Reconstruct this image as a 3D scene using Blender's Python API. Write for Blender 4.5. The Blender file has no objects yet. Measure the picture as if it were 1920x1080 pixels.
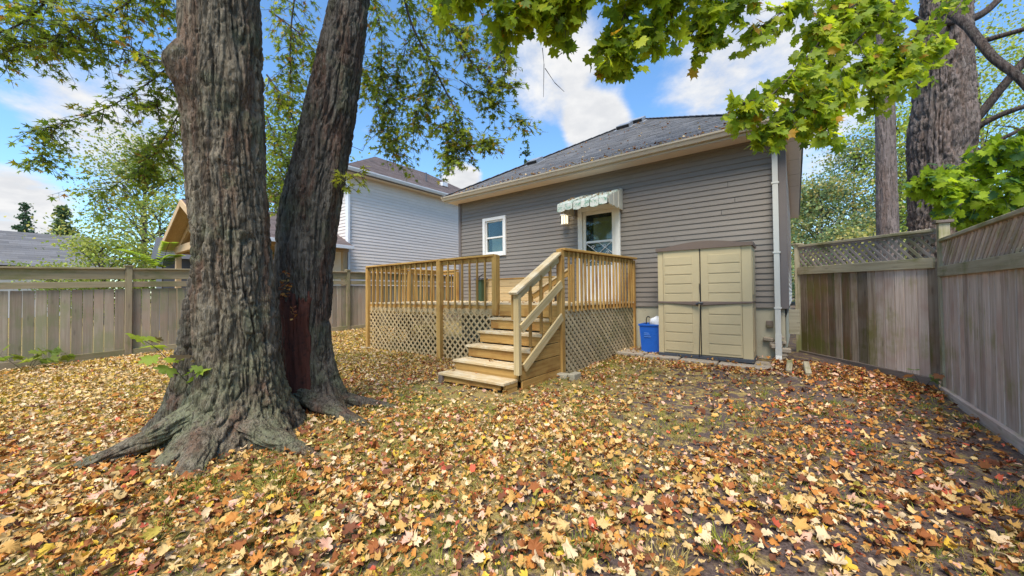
import bpy, math, random
import numpy as np
from mathutils import Matrix, Vector
random.seed(7); RNG = np.random.default_rng(11)
SC = bpy.context.scene
COL = SC.collection
R_ = math.radians

# ------------------------------------------------------------------ camera
EYE = Vector((0, 0, 1.33)); FPX = 700.0
YAW, PITCH, ROLL = R_(37.2), R_(1.05), R_(0.5)
F0 = Vector((-math.sin(YAW), math.cos(YAW), 0)); R0 = Vector((math.cos(YAW), math.sin(YAW), 0)); UP = Vector((0, 0, 1))
CF = math.cos(PITCH)*F0 + math.sin(PITCH)*UP; U1 = math.cos(PITCH)*UP - math.sin(PITCH)*F0
CR = math.cos(ROLL)*R0 - math.sin(ROLL)*U1; CU = math.sin(ROLL)*R0 + math.cos(ROLL)*U1
cam = bpy.data.cameras.new('camera'); cam.sensor_width = 36; cam.lens = FPX/1920*36
cam.clip_start = 0.05; cam.clip_end = 2000
camo = bpy.data.objects.new('camera', cam); COL.objects.link(camo)
camo.matrix_world = Matrix(((CR.x, CU.x, -CF.x, EYE.x), (CR.y, CU.y, -CF.y, EYE.y), (CR.z, CU.z, -CF.z, EYE.z), (0, 0, 0, 1)))
SC.camera = camo
def P(x, y, z):
    """survey helper: point at sight line (x, y) of the survey picture and distance z"""
    return EYE + z*(CF + (x-960)/FPX*CR - (y-540)/FPX*CU)
def proj(p):
    d = p - np.array(EYE); z = d @ np.array(CF)
    return 960+FPX*(d @ np.array(CR))/z, 540-FPX*(d @ np.array(CU))/z, z

# ------------------------------------------------------------------ nodes
def nd(nt, typ, ins=None, **kw):
    n = nt.nodes.new(typ)
    for k, v in kw.items(): setattr(n, k, v)
    for k, v in (ins or {}).items():
        if isinstance(v, bpy.types.NodeSocket): nt.links.new(v, n.inputs[k])
        else:
            if isinstance(v, (tuple, list)) and len(v) == 3 and n.inputs[k].type == 'RGBA': v = (*v, 1)
            n.inputs[k].default_value = v
    return n
def mth(nt, op, a, b=0.0, c=None):
    n = nd(nt, 'ShaderNodeMath', {0: a, 1: b}, operation=op)
    if c is not None:
        if isinstance(c, bpy.types.NodeSocket): nt.links.new(c, n.inputs[2])
        else: n.inputs[2].default_value = c
    return n.outputs[0]
def vmth(nt, op, a, b): return nd(nt, 'ShaderNodeVectorMath', {0: a, 1: b}, operation=op).outputs[0]
def rng(nt, v, a, b, c=0.0, d=1.0):
    return nd(nt, 'ShaderNodeMapRange', {'Value': v, 'From Min': a, 'From Max': b, 'To Min': c, 'To Max': d}, interpolation_type='SMOOTHSTEP').outputs[0]
def mix(nt, f, a, b, mode='MIX'):
    n = nt.nodes.new('ShaderNodeMix'); n.data_type = 'RGBA'; n.blend_type = mode
    for k, v in ((0, f), (6, a), (7, b)):
        if isinstance(v, bpy.types.NodeSocket): nt.links.new(v, n.inputs[k])
        else: n.inputs[k].default_value = (*v, 1) if isinstance(v, tuple) and len(v) == 3 else v
    return n.outputs[2]
def noise(nt, vec, scale, detail=4, rough=0.55, dist=0.0):
    return nd(nt, 'ShaderNodeTexNoise', {'Vector': vec, 'Scale': scale, 'Detail': detail, 'Roughness': rough, 'Distortion': dist}).outputs[0]

# ------------------------------------------------------------------ world, sun, exposure
SUN_EL, SUN_AZ = R_(58), R_(160)
w = bpy.data.worlds.new('World'); SC.world = w; w.use_nodes = True
nt = w.node_tree; nt.nodes.clear()
sky = nd(nt, 'ShaderNodeTexSky', sky_type='NISHITA', sun_disc=False, sun_elevation=SUN_EL, sun_rotation=SUN_AZ, altitude=200, air_density=1.0, dust_density=0.3, ozone_density=2.0)
tc = nd(nt, 'ShaderNodeTexCoord').outputs['Generated']
sx = nd(nt, 'ShaderNodeSeparateXYZ', {0: tc})
zz = mth(nt, 'ADD', mth(nt, 'MAXIMUM', sx.outputs[2], 0.0), 0.22)
pv = nd(nt, 'ShaderNodeCombineXYZ', {0: mth(nt, 'DIVIDE', sx.outputs[0], zz), 1: mth(nt, 'DIVIDE', sx.outputs[1], zz), 2: 0.35}).outputs[0]
n1 = noise(nt, pv, 1.15, 8, 0.58, 0.4)
cl = n1
# cumulus banks that stand over the roof and to the west
for (bx_, by_, wd, amp) in ((1190, 150, 0.26, 0.145), (1440, 150, 0.20, 0.20), (200, 110, 0.20, 0.13), (1120, 244, 0.075, 0.42), (250, 235, 0.12, 0.15),
                            (866, 344, 0.055, 0.45), (5, 425, 0.085, 0.45), (1020, 120, 0.12, 0.2), (1600, 330, 0.2, 0.25), (700, 60, 0.2, 0.08)):
    d = (P(bx_, by_, 1) - EYE).normalized()
    dt = nd(nt, 'ShaderNodeVectorMath', {0: tc, 1: tuple(d)}, operation='DOT_PRODUCT').outputs['Value']
    g = rng(nt, dt, math.cos(wd*1.35), math.cos(wd*0.2), 0.0, amp)
    cl = mth(nt, 'ADD', cl, g)
cl = mth(nt, 'SUBTRACT', cl, 0.165)
n2 = noise(nt, pv, 7.0, 5, 0.6)
cl = mth(nt, 'ADD', cl, mth(nt, 'MULTIPLY', mth(nt, 'SUBTRACT', n2, 0.5), 0.30))
cm = rng(nt, cl, 0.50, 0.74)
skyc = nd(nt, 'ShaderNodeHueSaturation', {'Color': sky.outputs[0], 'Saturation': 1.1, 'Value': 1.62}).outputs[0]
skyc = mix(nt, 1.0, skyc, (0.92, 1.06, 1.10), 'MULTIPLY')
cloudc = mix(nt, rng(nt, n2, 0.3, 0.75), (4.7, 4.8, 5.0), (5.9, 5.9, 5.9))
out = mix(nt, cm, skyc, cloudc)
bg = nd(nt, 'ShaderNodeBackground', {'Color': out, 'Strength': 0.085})
nt.links.new(bg.outputs[0], nd(nt, 'ShaderNodeOutputWorld').inputs[0])
sl = bpy.data.lights.new('sun', 'SUN'); sl.energy = 3.3; sl.angle = R_(30); sl.color = (1.0, 0.93, 0.82)
so = bpy.data.objects.new('sun', sl); COL.objects.link(so)
sd = Vector((math.sin(SUN_AZ)*math.cos(SUN_EL), math.cos(SUN_AZ)*math.cos(SUN_EL), math.sin(SUN_EL)))
so.rotation_euler = sd.to_track_quat('Z', 'Y').to_euler(); so.location = sd*30
vs = SC.view_settings; vs.view_transform = 'Standard'; vs.look = 'None'; vs.gamma = 1; vs.use_curve_mapping = False
vs.exposure = 0.95
SC.cycles.max_bounces = 8; SC.cycles.transparent_max_bounces = 12; SC.cycles.diffuse_bounces = 4
SC.cycles.use_denoising = True
try: SC.cycles.denoiser = 'OPENIMAGEDENOISE'
except Exception: pass

# ------------------------------------------------------------------ object helpers
W = {}
def put(o, parent=None, M=None):
    M = M if M is not None else Matrix.Identity(4)
    COL.objects.link(o)
    if parent is not None:
        o.parent = parent; o.matrix_basis = W[parent.name].inverted() @ M
    else: o.matrix_basis = M
    W[o.name] = M
    return o
def tag(o, label=None, cat=None, group=None, kind=None):
    if label: o['label'] = label
    if cat: o['category'] = cat
    if group: o['group'] = group
    if kind: o['kind'] = kind
    return o
def thing(name, loc, label, cat, group=None):
    o = bpy.data.objects.new(name, None); o.empty_display_size = 0.2
    return tag(put(o, None, Matrix.Translation(Vector(loc))), label, cat, group)
def mesh(name, v, f, mat=None, smooth=False):
    m = bpy.data.meshes.new(name); m.from_pydata([tuple(x) for x in v], [], f); m.update()
    if mat: m.materials.append(mat)
    if smooth: m.polygons.foreach_set('use_smooth', [True]*len(m.polygons))
    return m
def mesh_np(name, v, tri, mat, smooth=False, col=None, uv=None):
    m = bpy.data.meshes.new(name); n = len(v); k = tri.shape[1]
    m.vertices.add(n); m.vertices.foreach_set('co', np.asarray(v, np.float32).ravel())
    m.loops.add(tri.size); m.loops.foreach_set('vertex_index', tri.astype(np.int32).ravel())
    m.polygons.add(len(tri)); m.polygons.foreach_set('loop_start', np.arange(0, tri.size, k, dtype=np.int32))
    m.polygons.foreach_set('loop_total', np.full(len(tri), k, np.int32))
    if smooth: m.polygons.foreach_set('use_smooth', np.ones(len(tri), bool))
    m.update(calc_edges=True)
    if col is not None:
        a = m.attributes.new('Col', 'FLOAT_COLOR', 'POINT')
        a.data.foreach_set('color', np.concatenate([col, np.ones((n, 1))], 1).astype(np.float32).ravel())
    m.materials.append(mat); return m
def obj(name, m, parent=None, M=None): return put(bpy.data.objects.new(name, m), parent, M)
_cache = {}
def box_mesh(L, w_, h, mat, b):
    key = (round(L, 3), round(w_, 3), round(h, 3), mat.name, b)
    if key in _cache: return _cache[key]
    x, y, z = L/2, w_/2, h/2; b = min(b, x*.4, y*.4, z*.4); V = []; idx = {}
    for sx_ in (-1, 1):
        for sy_ in (-1, 1):
            for sz_ in (-1, 1):
                for ax in range(3):
                    idx[(sx_, sy_, sz_, ax)] = len(V)
                    c = [sx_*x, sy_*y, sz_*z]
                    for a in range(3):
                        if a != ax: c[a] -= b*(sx_, sy_, sz_)[a]
                    V.append(c)
    F = []; S = (-1, 1)
    def I(s, ax): return idx[(s[0], s[1], s[2], ax)]
    for ax in range(3):
        o1, o2 = [a for a in range(3) if a != ax]
        for s in S:
            q = []
            for (u, v) in ((-1, -1), (1, -1), (1, 1), (-1, 1)):
                t = [0, 0, 0]; t[ax] = s; t[o1] = u; t[o2] = v; q.append(I(t, ax))
            F.append(q if (s > 0) == (ax != 1) else q[::-1])
    for ax in range(3):
        o1, o2 = [a for a in range(3) if a != ax]
        for u in S:
            for v in S:
                t0 = [0, 0, 0]; t0[ax] = -1; t0[o1] = u; t0[o2] = v; t1 = t0[:]; t1[ax] = 1
                q = [I(t0, o1), I(t1, o1), I(t1, o2), I(t0, o2)]
                F.append(q if (u*v > 0) == (ax != 1) else q[::-1])
    for sx_ in S:
        for sy_ in S:
            for sz_ in S:
                q = [I((sx_, sy_, sz_), a) for a in range(3)]
                F.append(q if sx_*sy_*sz_ > 0 else q[::-1])
    m = mesh('board', V, F, mat); _cache[key] = m; return m
def frame(o, xa, up=(0, 0, 1)):
    xa = Vector(xa).normalized(); up = Vector(up)
    if abs(xa.dot(up)) > .999: up = Vector((0, 1, 0)) if abs(xa.y) < .9 else Vector((1, 0, 0))
    ya = up.cross(xa).normalized(); za = xa.cross(ya); o = Vector(o)
    return Matrix(((xa.x, ya.x, za.x, o.x), (xa.y, ya.y, za.y, o.y), (xa.z, ya.z, za.z, o.z), (0, 0, 0, 1)))
def beam(name, p0, p1, w_, h, mat, parent=None, up=(0, 0, 1), b=.004):
    p0, p1 = Vector(p0), Vector(p1)
    return obj(name, box_mesh((p1-p0).length, w_, h, mat, b), parent, frame((p0+p1)/2, p1-p0, up))
def box(name, lo, hi, mat, parent=None, b=.004):
    lo, hi = Vector(lo), Vector(hi); d = hi-lo
    return obj(name, box_mesh(d.x, d.y, d.z, mat, b), parent, Matrix.Translation((lo+hi)/2))
def join(parts):
    V, F = [], []
    for v, f in parts:
        o = len(V); V += [tuple(x) for x in v]; F += [[i+o for i in q] for q in f]
    return V, F
def bx(lo, hi):
    (a, b, c), (d, e, f) = lo, hi
    return ([(a,b,c),(d,b,c),(d,e,c),(a,e,c),(a,b,f),(d,b,f),(d,e,f),(a,e,f)], [[3,2,1,0],[4,5,6,7],[0,1,5,4],[1,2,6,5],[2,3,7,6],[3,0,4,7]])
def prism(poly, axis_vec):
    """closed polygon (3-d points) swept along a vector"""
    n = len(poly); a = [Vector(p) for p in poly]; d = Vector(axis_vec)
    return ([tuple(p) for p in a]+[tuple(p+d) for p in a], [list(range(n))[::-1], list(range(n, 2*n))]+[[i, (i+1) % n, n+(i+1) % n, n+i] for i in range(n)])
def tube(pts, rad, n=8, cap=True, jit=0.0):
    pts = [Vector(p) for p in pts]; V, F = [], []; prev = None
    for i, p in enumerate(pts):
        t = (pts[min(i+1, len(pts)-1)]-pts[max(i-1, 0)]).normalized()
        if prev is None: s = t.orthogonal().normalized()
        else: s = (prev - t*prev.dot(t)).normalized()
        prev = s; u = t.cross(s); r = rad[i] if isinstance(rad, (list, tuple)) else rad
        for k in range(n):
            a = 2*math.pi*k/n; rr = r*(1+jit*random.uniform(-1, 1)); V.append(p+rr*(math.cos(a)*s+math.sin(a)*u))
    for i in range(len(pts)-1):
        for k in range(n): F.append([i*n+k, i*n+(k+1) % n, (i+1)*n+(k+1) % n, (i+1)*n+k])
    if cap: F += [list(range(n))[::-1], list(range((len(pts)-1)*n, len(pts)*n))]
    return V, F
def spline(pts, k=6):
    pts = [Vector(p) for p in pts]; out_ = []
    for i in range(len(pts)-1):
        a, b, c, d = pts[max(i-1, 0)], pts[i], pts[i+1], pts[min(i+2, len(pts)-1)]
        for j in range(k):
            t = j/k
            out_.append(.5*((2*b)+(c-a)*t+(2*a-5*b+4*c-d)*t*t+(3*b-a-3*c+d)*t**3))
    out_.append(pts[-1]); return out_

# numpy value noise
_perm = RNG.random(1 << 16)
def _h(i, j, k): return _perm[((i*73856093) ^ (j*19349663) ^ (k*83492791)) & 0xffff]
def vnoise(p):
    i = np.floor(p).astype(np.int64); f = p-i; f = f*f*(3-2*f); x, y, z = i[..., 0], i[..., 1], i[..., 2]; a, b, c = f[..., 0], f[..., 1], f[..., 2]
    L = lambda u, v, t: u+(v-u)*t
    return L(L(L(_h(x,y,z), _h(x+1,y,z), a), L(_h(x,y+1,z), _h(x+1,y+1,z), a), b), L(L(_h(x,y,z+1), _h(x+1,y,z+1), a), L(_h(x,y+1,z+1), _h(x+1,y+1,z+1), a), b), c)
def fbm(p, o=4):
    s, a, t = 0, .5, 0
    for _ in range(o): s = s+a*vnoise(p); t += a; a *= .5; p = p*2.03+17.1
    return s/t
def ss(a, b, x): t = np.clip((np.asarray(x, float)-a)/(b-a), 0, 1); return t*t*(3-2*t)

# ------------------------------------------------------------------ materials
def newmat(name):
    m = bpy.data.materials.new(name); m.use_nodes = True; m.node_tree.nodes.clear(); return m, m.node_tree
def finish(nt, color, rough=.7, bump=None, bstr=.3, bdist=.01, spec=.3, **extra):
    b = nd(nt, 'ShaderNodeBsdfPrincipled', {'Base Color': color, 'Roughness': rough, 'Specular IOR Level': spec, **extra})
    if bump is not None:
        nt.links.new(nd(nt, 'ShaderNodeBump', {'Height': bump, 'Strength': bstr, 'Distance': bdist}).outputs[0], b.inputs['Normal'])
    nt.links.new(b.outputs[0], nd(nt, 'ShaderNodeOutputMaterial').inputs[0])
def ocoord(nt, shift=True):
    v = nd(nt, 'ShaderNodeTexCoord').outputs['Object']
    r = nd(nt, 'ShaderNodeObjectInfo').outputs['Random']
    if shift: v = vmth(nt, 'ADD', v, nd(nt, 'ShaderNodeCombineXYZ', {0: mth(nt, 'MULTIPLY', r, 37.), 1: mth(nt, 'MULTIPLY', r, 91.), 2: mth(nt, 'MULTIPLY', r, 53.)}).outputs[0])
    return v, r
def wood(name, c1, c2, stain=None, stain_amt=.5, vary=.22, rough=.82, tint=None, weather=None, knots=.35):
    """grain runs along each board's local X"""
    m, nt = newmat(name); v, r = ocoord(nt)
    g = noise(nt, vmth(nt, 'MULTIPLY', v, (1.2, 38., 38.)), 1.0, 5, .6, .6)
    g2 = noise(nt, vmth(nt, 'MULTIPLY', v, (.7, 7., 7.)), 1.0, 3, .5, 1.2)
    c = mix(nt, rng(nt, g, .3, .72), c1, c2)
    c = mix(nt, rng(nt, g2, .35, .7), c, mix(nt, .5, c, c2))
    if tint:
        c = mix(nt, rng(nt, noise(nt, v, 1.7, 3), .45, .7, 0, .75), c, tint)
    if stain:
        pw = nd(nt, 'ShaderNodeNewGeometry').outputs['Position']
        s = noise(nt, pw, 1.3, 6, .62); s2 = noise(nt, vmth(nt, 'MULTIPLY', v, (2., 20., 20.)), 1.0, 3)
        c = mix(nt, rng(nt, mth(nt, 'ADD', mth(nt, 'MULTIPLY', s, .75), mth(nt, 'MULTIPLY', s2, .25)), .62-stain_amt*.25, .75-stain_amt*.2, 0, .85), c, stain)
    if weather:
        s = noise(nt, v, 5., 6, .7); c = mix(nt, rng(nt, s, .42, .66, 0, .85), c, weather)
    if knots:
        vo = nd(nt, 'ShaderNodeTexVoronoi', {'Vector': vmth(nt, 'MULTIPLY', v, (2.2, 8., 8.)), 'Scale': 1.}).outputs['Distance']
        c = mix(nt, rng(nt, vo, .16, .05, 0, knots), c, tuple(x*.3 for x in c1))
    c = nd(nt, 'ShaderNodeHueSaturation', {'Color': c, 'Value': rng(nt, r, 0, 1, 1-vary, 1+vary)}).outputs[0]
    finish(nt, c, rough, g, .55, .004, .2); return m
def paint(name, c, rough=.5, dirt=None, amt=.4, bumps=0.1, vary=0.04, spec=.35, metallic=0., sc=3.):
    m, nt = newmat(name); v, r = ocoord(nt)
    s = noise(nt, v, sc, 6, .65); s2 = noise(nt, v, 40., 3)
    col = mix(nt, rng(nt, s, .3, .7, 0, .5), c, tuple(x*.88 for x in c))
    if dirt: col = mix(nt, rng(nt, mth(nt, 'ADD', mth(nt, 'MULTIPLY', s, .7), mth(nt, 'MULTIPLY', s2, .3)), .66-amt*.3, .8-amt*.2, 0, .9), col, dirt)
    col = nd(nt, 'ShaderNodeHueSaturation', {'Color': col, 'Value': rng(nt, r, 0, 1, 1-vary, 1+vary)}).outputs[0]
    finish(nt, col, rough, s2, bumps, .002, spec, Metallic=metallic); return m
def leafmat(name, trans=.45, rough=.5, tint=(1, 1, 1), gain=1.0):
    m, nt = newmat(name)
    a = nd(nt, 'ShaderNodeAttribute', attribute_name='Col').outputs['Color']
    c = mix(nt, 1., a, tuple(t*gain for t in tint), 'MULTIPLY')
    d = nd(nt, 'ShaderNodeBsdfPrincipled', {'Base Color': c, 'Roughness': rough, 'Specular IOR Level': .25})
    t = nd(nt, 'ShaderNodeBsdfTranslucent', {'Color': mix(nt, 1., c, (1.25, 1.2, .75), 'MULTIPLY')})
    x = nd(nt, 'ShaderNodeMixShader', {0: trans, 1: d.outputs[0], 2: t.outputs[0]})
    nt.links.new(x.outputs[0], nd(nt, 'ShaderNodeOutputMaterial').inputs[0]); return m

M_DECK = wood('treated_pine', (.33, .175, .045), (.49, .295, .09), stain=(.25, .105, .025), stain_amt=.55, vary=.18)
M_TREAD = wood('worn_tread_pine', (.46, .31, .14), (.62, .47, .26), stain=(.32, .20, .09), stain_amt=.25, vary=.08, weather=(.66, .56, .38))
M_RAILW = wood('weathered_rail_pine', (.42, .30, .13), (.57, .44, .23), stain=(.27, .21, .08), stain_amt=.3, vary=.08)
M_LAT = wood('lattice_pine', (.40, .27, .12), (.53, .385, .20), stain=(.25, .2, .10), stain_amt=.3, vary=.16, knots=0)
M_LATR = wood('lattice_pine_dull', (.33, .25, .13), (.47, .37, .22), stain=(.2, .18, .08), stain_amt=.5, vary=.16, knots=0)
M_FL = wood('grey_fence_cedar', (.27, .205, .145), (.38, .305, .225), stain=(.25, .235, .125), stain_amt=.6, vary=.2, tint=(.35, .24, .17))
M_FLR = wood('grey_fence_rail', (.24, .19, .11), (.34, .275, .165), stain=(.18, .17, .07), stain_amt=.55, vary=.1, tint=(.31, .22, .155))
M_FR = wood('mauve_grey_cedar', (.36, .265, .205), (.60, .475, .39), stain=(.27, .24, .09), stain_amt=.5, vary=.22, tint=(.40, .26, .20))
M_FG = wood('mossy_cedar', (.15, .105, .075), (.30, .235, .175), stain=(.115, .105, .022), stain_amt=.6, vary=.38, tint=(.17, .095, .05))
M_FG2 = wood('brown_damp_cedar', (.11, .07, .045), (.22, .15, .10), stain=(.10, .10, .02), stain_amt=.7, vary=.3, tint=(.16, .08, .035))
M_FRR = wood('mossy_fence_rail', (.28, .235, .15), (.42, .365, .25), stain=(.16, .16, .05), stain_amt=.6, vary=.1)
M_FLAT = wood('mossy_lattice', (.22, .18, .16), (.32, .27, .24), stain=(.12, .115, .04), stain_amt=.6, vary=.2, knots=0)
M_DARKW = wood('dark_wet_timber', (.13, .10, .085), (.21, .165, .14), stain=(.1, .09, .04), vary=.15)
M_PORCH = wood('new_porch_cedar', (.42, .27, .14), (.54, .38, .22), vary=.08)
M_SID = paint('taupe_vinyl', (.205, .176, .146), .5, dirt=(.24, .21, .165), amt=.12, vary=.045, bumps=.06)
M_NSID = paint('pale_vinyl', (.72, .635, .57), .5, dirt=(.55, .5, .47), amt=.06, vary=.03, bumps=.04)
M_TRIM = paint('taupe_trim', (.15, .125, .115), .5)
M_CREAM = paint('cream_aluminium', (.50, .42, .31), .5, dirt=(.36, .27, .16), amt=.25)
M_SOF = paint('beige_soffit', (.80, .68, .56), .6, dirt=(.5, .38, .28), amt=.1)
M_WHITE = paint('white_frame_paint', (.74, .72, .68), .5, dirt=(.5, .42, .32), amt=.12)
M_DOORF = paint('worn_white_door_paint', (.74, .70, .62), .55, dirt=(.5, .33, .2), amt=.25)
M_SPOUT = paint('grey_white_downspout', (.55, .54, .49), .45, dirt=(.4, .36, .3), amt=.15)
M_NTRIM = paint('pale_gutter', (.68, .68, .69), .45)
M_CONC = paint('foundation_concrete', (.42, .38, .27), .9, dirt=(.20, .17, .10), amt=.3, bumps=.5)
M_SLAB = paint('old_paving_concrete', (.33, .27, .20), .9, dirt=(.14, .115, .08), amt=.45, bumps=.6)
M_BLOCK = paint('block_concrete', (.36, .32, .23), .9, dirt=(.2, .19, .1), amt=.4, bumps=.6)
M_SHED = paint('khaki_resin', (.49, .395, .225), .5, dirt=(.40, .33, .2), amt=.1, bumps=.15, vary=.01)
M_SHEDT = paint('taupe_resin', (.155, .11, .085), .5, bumps=.15)
M_SHEDB = paint('dark_resin_base', (.06, .065, .075), .6)
M_BLUE = paint('blue_bin_plastic', (.015, .11, .47), .4, vary=0)
M_WHP = paint('white_bag_plastic', (.75, .76, .78), .35)
M_BLK = paint('black_metal', (.015, .015, .017), .4)
M_GRN = paint('green_bin_plastic', (.035, .065, .03), .5)
M_DGR = paint('grey_roof_edge', (.10, .10, .115), .6)
M_CURT = paint('tan_curtain', (.50, .40, .19), .9, dirt=(.36, .29, .14), amt=.4)
M_INT = paint('dark_interior', (.02, .022, .028), .6)  # near-black; the unlit room's darkness behind the panes is painted into the colour
M_GRILL = paint('white_scroll_iron', (.72, .72, .70), .4)
M_AWN = paint('chipped_awning_white', (.63, .62, .54), .55, dirt=(.02, .23, .12), amt=.72, sc=13.)
M_AWN2 = paint('awning_side_white', (.58, .55, .45), .55, dirt=(.36, .3, .18), amt=.3)
def glassmat(name):
    m, nt = newmat(name)
    fr = nd(nt, 'ShaderNodeFresnel', {'IOR': 1.42}).outputs[0]
    g = nd(nt, 'ShaderNodeBsdfGlossy', {'Color': (.9, .95, .95), 'Roughness': .02}); t = nd(nt, 'ShaderNodeBsdfTransparent', {'Color': (.72, .78, .76)})
    x = nd(nt, 'ShaderNodeMixShader', {0: mth(nt, 'MULTIPLY_ADD', fr, .8, .02), 1: t.outputs[0], 2: g.outputs[0]})
    nt.links.new(x.outputs[0], nd(nt, 'ShaderNodeOutputMaterial').inputs[0]); return m
M_GLASS = glassmat('window_glass')
def lampmat():
    m, nt = newmat('lit_lamp_glass')
    finish(nt, (.85, .78, .58), .4, None, **{'Emission Color': (1., .85, .55, 1), 'Emission Strength': .8}); return m
M_LAMP = lampmat()
def roofmat(name, c1, c2, c3):
    m, nt = newmat(name)
    a = nd(nt, 'ShaderNodeAttribute', attribute_name='Col').outputs['Fac']
    v = nd(nt, 'ShaderNodeTexCoord').outputs['Object']
    s = noise(nt, v, 90., 3); s2 = noise(nt, v, 1.1, 5, .6)
    c = mix(nt, a, c1, c2); c = mix(nt, rng(nt, s2, .42, .7, 0, .7), c, c3)
    c = mix(nt, rng(nt, s, .35, .7, 0, .4), c, tuple(x*.5 for x in c1))
    finish(nt, c, .9, s, .5, .004, .2); return m
M_ROOF = roofmat('grey_asphalt_shingle', (.12, .118, .122), (.20, .195, .20), (.165, .155, .148))
M_NROOF = roofmat('brown_asphalt_shingle', (.105, .082, .078), (.165, .132, .125), (.15, .11, .10))
def barkmat(name, a, b, c3, red=.5, green=(.145, .16, .125)):
    m, nt = newmat(name); v = nd(nt, 'ShaderNodeTexCoord').outputs['Object']
    st = vmth(nt, 'MULTIPLY', v, (9., 9., 1.5)); s = noise(nt, st, 1., 5, .6, .5)
    col = mix(nt, rng(nt, s, .3, .7), a, b)
    col = mix(nt, rng(nt, noise(nt, vmth(nt, 'MULTIPLY', v, (5.5, 5.5, .55)), 1., 4), .50, .64, 0, red), col, c3)
    col = mix(nt, rng(nt, noise(nt, v, 2.6, 6, .65), .50, .68, 0, .7), col, green)
    pz = nd(nt, 'ShaderNodeSeparateXYZ', {0: nd(nt, 'ShaderNodeNewGeometry').outputs['Position']}).outputs[2]
    ms = mth(nt, 'MULTIPLY', rng(nt, pz, 1.5, .2), rng(nt, noise(nt, v, 3.2, 6, .7), .40, .62))   # algae on the damp foot
    col = mix(nt, mth(nt, 'MULTIPLY', ms, .75), col, tuple(x*1.25 for x in green))
    k = noise(nt, vmth(nt, 'MULTIPLY', v, (34., 34., 3.2)), 1., 4, .6, .8)
    col = mix(nt, rng(nt, k, .50, .40, 0, .7), col, tuple(x*.35 for x in a))  # dark streaks painted in for the shade of fine furrows
    f = noise(nt, vmth(nt, 'MULTIPLY', v, (60., 60., 18.)), 1., 4, .65)
    col = mix(nt, rng(nt, f, .5, .75, 0, .35), col, (.34, .32, .28))
    finish(nt, col, .9, mth(nt, 'MULTIPLY_ADD', k, 1.2, f), 1., .03, .15); return m
M_BARK = barkmat('furrowed_maple_bark', (.105, .08, .052), (.245, .20, .14), (.16, .08, .048), .62, green=(.145, .15, .085))
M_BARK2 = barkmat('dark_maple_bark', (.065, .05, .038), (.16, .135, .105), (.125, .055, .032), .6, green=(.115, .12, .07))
M_BARKR = barkmat('brown_grey_bark', (.15, .115, .10), (.26, .205, .185), (.20, .13, .10), .5, green=(.20, .175, .16))
M_ROOT = barkmat('root_bark', (.15, .13, .12), (.26, .23, .21), (.17, .12, .09), .4)
M_LIMB = barkmat('dark_limb_bark', (.05, .035, .03), (.11, .085, .075), (.08, .05, .035), .5, green=(.09, .08, .07))
M_CAV = paint('red_rotten_wood', (.085, .026, .015), .9, dirt=(.016, .010, .008), amt=.62, bumps=1., sc=9.)
M_TWIG = paint('twig_bark', (.055, .042, .035), .8)
M_LSM = leafmat('small_maple_leaf', .52)
M_LBIG = leafmat('big_maple_leaf', .6)
M_LBG = leafmat('distant_leaf', .35, .7)
M_LIT = leafmat('fallen_leaf', .12, .75)
M_GRASS = leafmat('grass_blade', .3, .7)
def groundmat():
    m, nt = newmat('leafy_soil'); v = nd(nt, 'ShaderNodeTexCoord').outputs['Object']
    a = noise(nt, v, .55, 5, .6); b = noise(nt, v, 6., 6, .7); f = noise(nt, v, 60., 4, .7)
    soil = mix(nt, rng(nt, f, .3, .7), (.060, .042, .036), (.135, .10, .09))
    straw = mix(nt, rng(nt, f, .3, .7), (.20, .14, .045), (.38, .285, .11))
    green = mix(nt, rng(nt, f, .3, .7), (.085, .10, .018), (.22, .23, .045))
    sx = nd(nt, 'ShaderNodeSeparateXYZ', {0: v})
    lf = rng(nt, sx.outputs[0], -3., 0.5)   # bare ground lies east of the steps
    c = mix(nt, rng(nt, mth(nt, 'SUBTRACT', b, mth(nt, 'MULTIPLY', lf, .16)), .36, .5), soil, straw)
    c = mix(nt, rng(nt, mth(nt, 'SUBTRACT', mth(nt, 'MULTIPLY_ADD', b, .5, mth(nt, 'MULTIPLY', a, .5)), mth(nt, 'MULTIPLY', lf, .06)), .5, .6, 0, .8), c, green)
    finish(nt, c, .95, mth(nt, 'MULTIPLY_ADD', f, .5, b), .8, .03, .1); return m
M_GROUND = groundmat()
# ================================================================== SETTING: ground
TC = (-4.07, 1.18); TC2 = (-4.47, 2.02)
def gz(X, Y):
    X = np.asarray(X, float); Y = np.asarray(Y, float)
    h = .17*ss(5.3, 8.0, Y)*ss(-9, -3, X)*(1-.6*ss(.3, 1.5, X))*(1-ss(9, 14, Y))
    h = h + ss(-8.5, -11, X)*np.clip(.06+.03*Y, 0, .25)*(1-ss(14, 20, -X))
    d = np.hypot(X-TC[0], Y-TC[1]); h = h + .12*np.exp(-(d/1.0)**2)
    q = np.stack([X*1.1, Y*1.1, 0*X], -1)
    near = 1-ss(8, 16, np.hypot(X+4, Y-3))
    return h + (fbm(q, 3)-.5)*.05*near
xs = np.unique(np.concatenate([[-400, -200, -120, -80, -60, -45, -35, -28, -22, -18, -15], np.arange(-12.5, 3.2, .11), [4, 5, 6.5, 8.5, 11, 15, 20, 30, 45, 70, 120, 200, 400]]))
ys = np.unique(np.concatenate([[-400, -200, -100, -50, -30, -18, -10, -6, -4], np.arange(-2.5, 9.2, .11), [10, 11, 12.5, 14, 17, 21, 27, 36, 50, 80, 130, 220, 400]]))
GX, GY = np.meshgrid(xs, ys, indexing='ij'); V = np.stack([GX, GY, gz(GX, GY)], -1).reshape(-1, 3)
ii, jj = np.meshgrid(np.arange(len(xs)-1), np.arange(len(ys)-1), indexing='ij'); k = (ii*len(ys)+jj).ravel()
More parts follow.
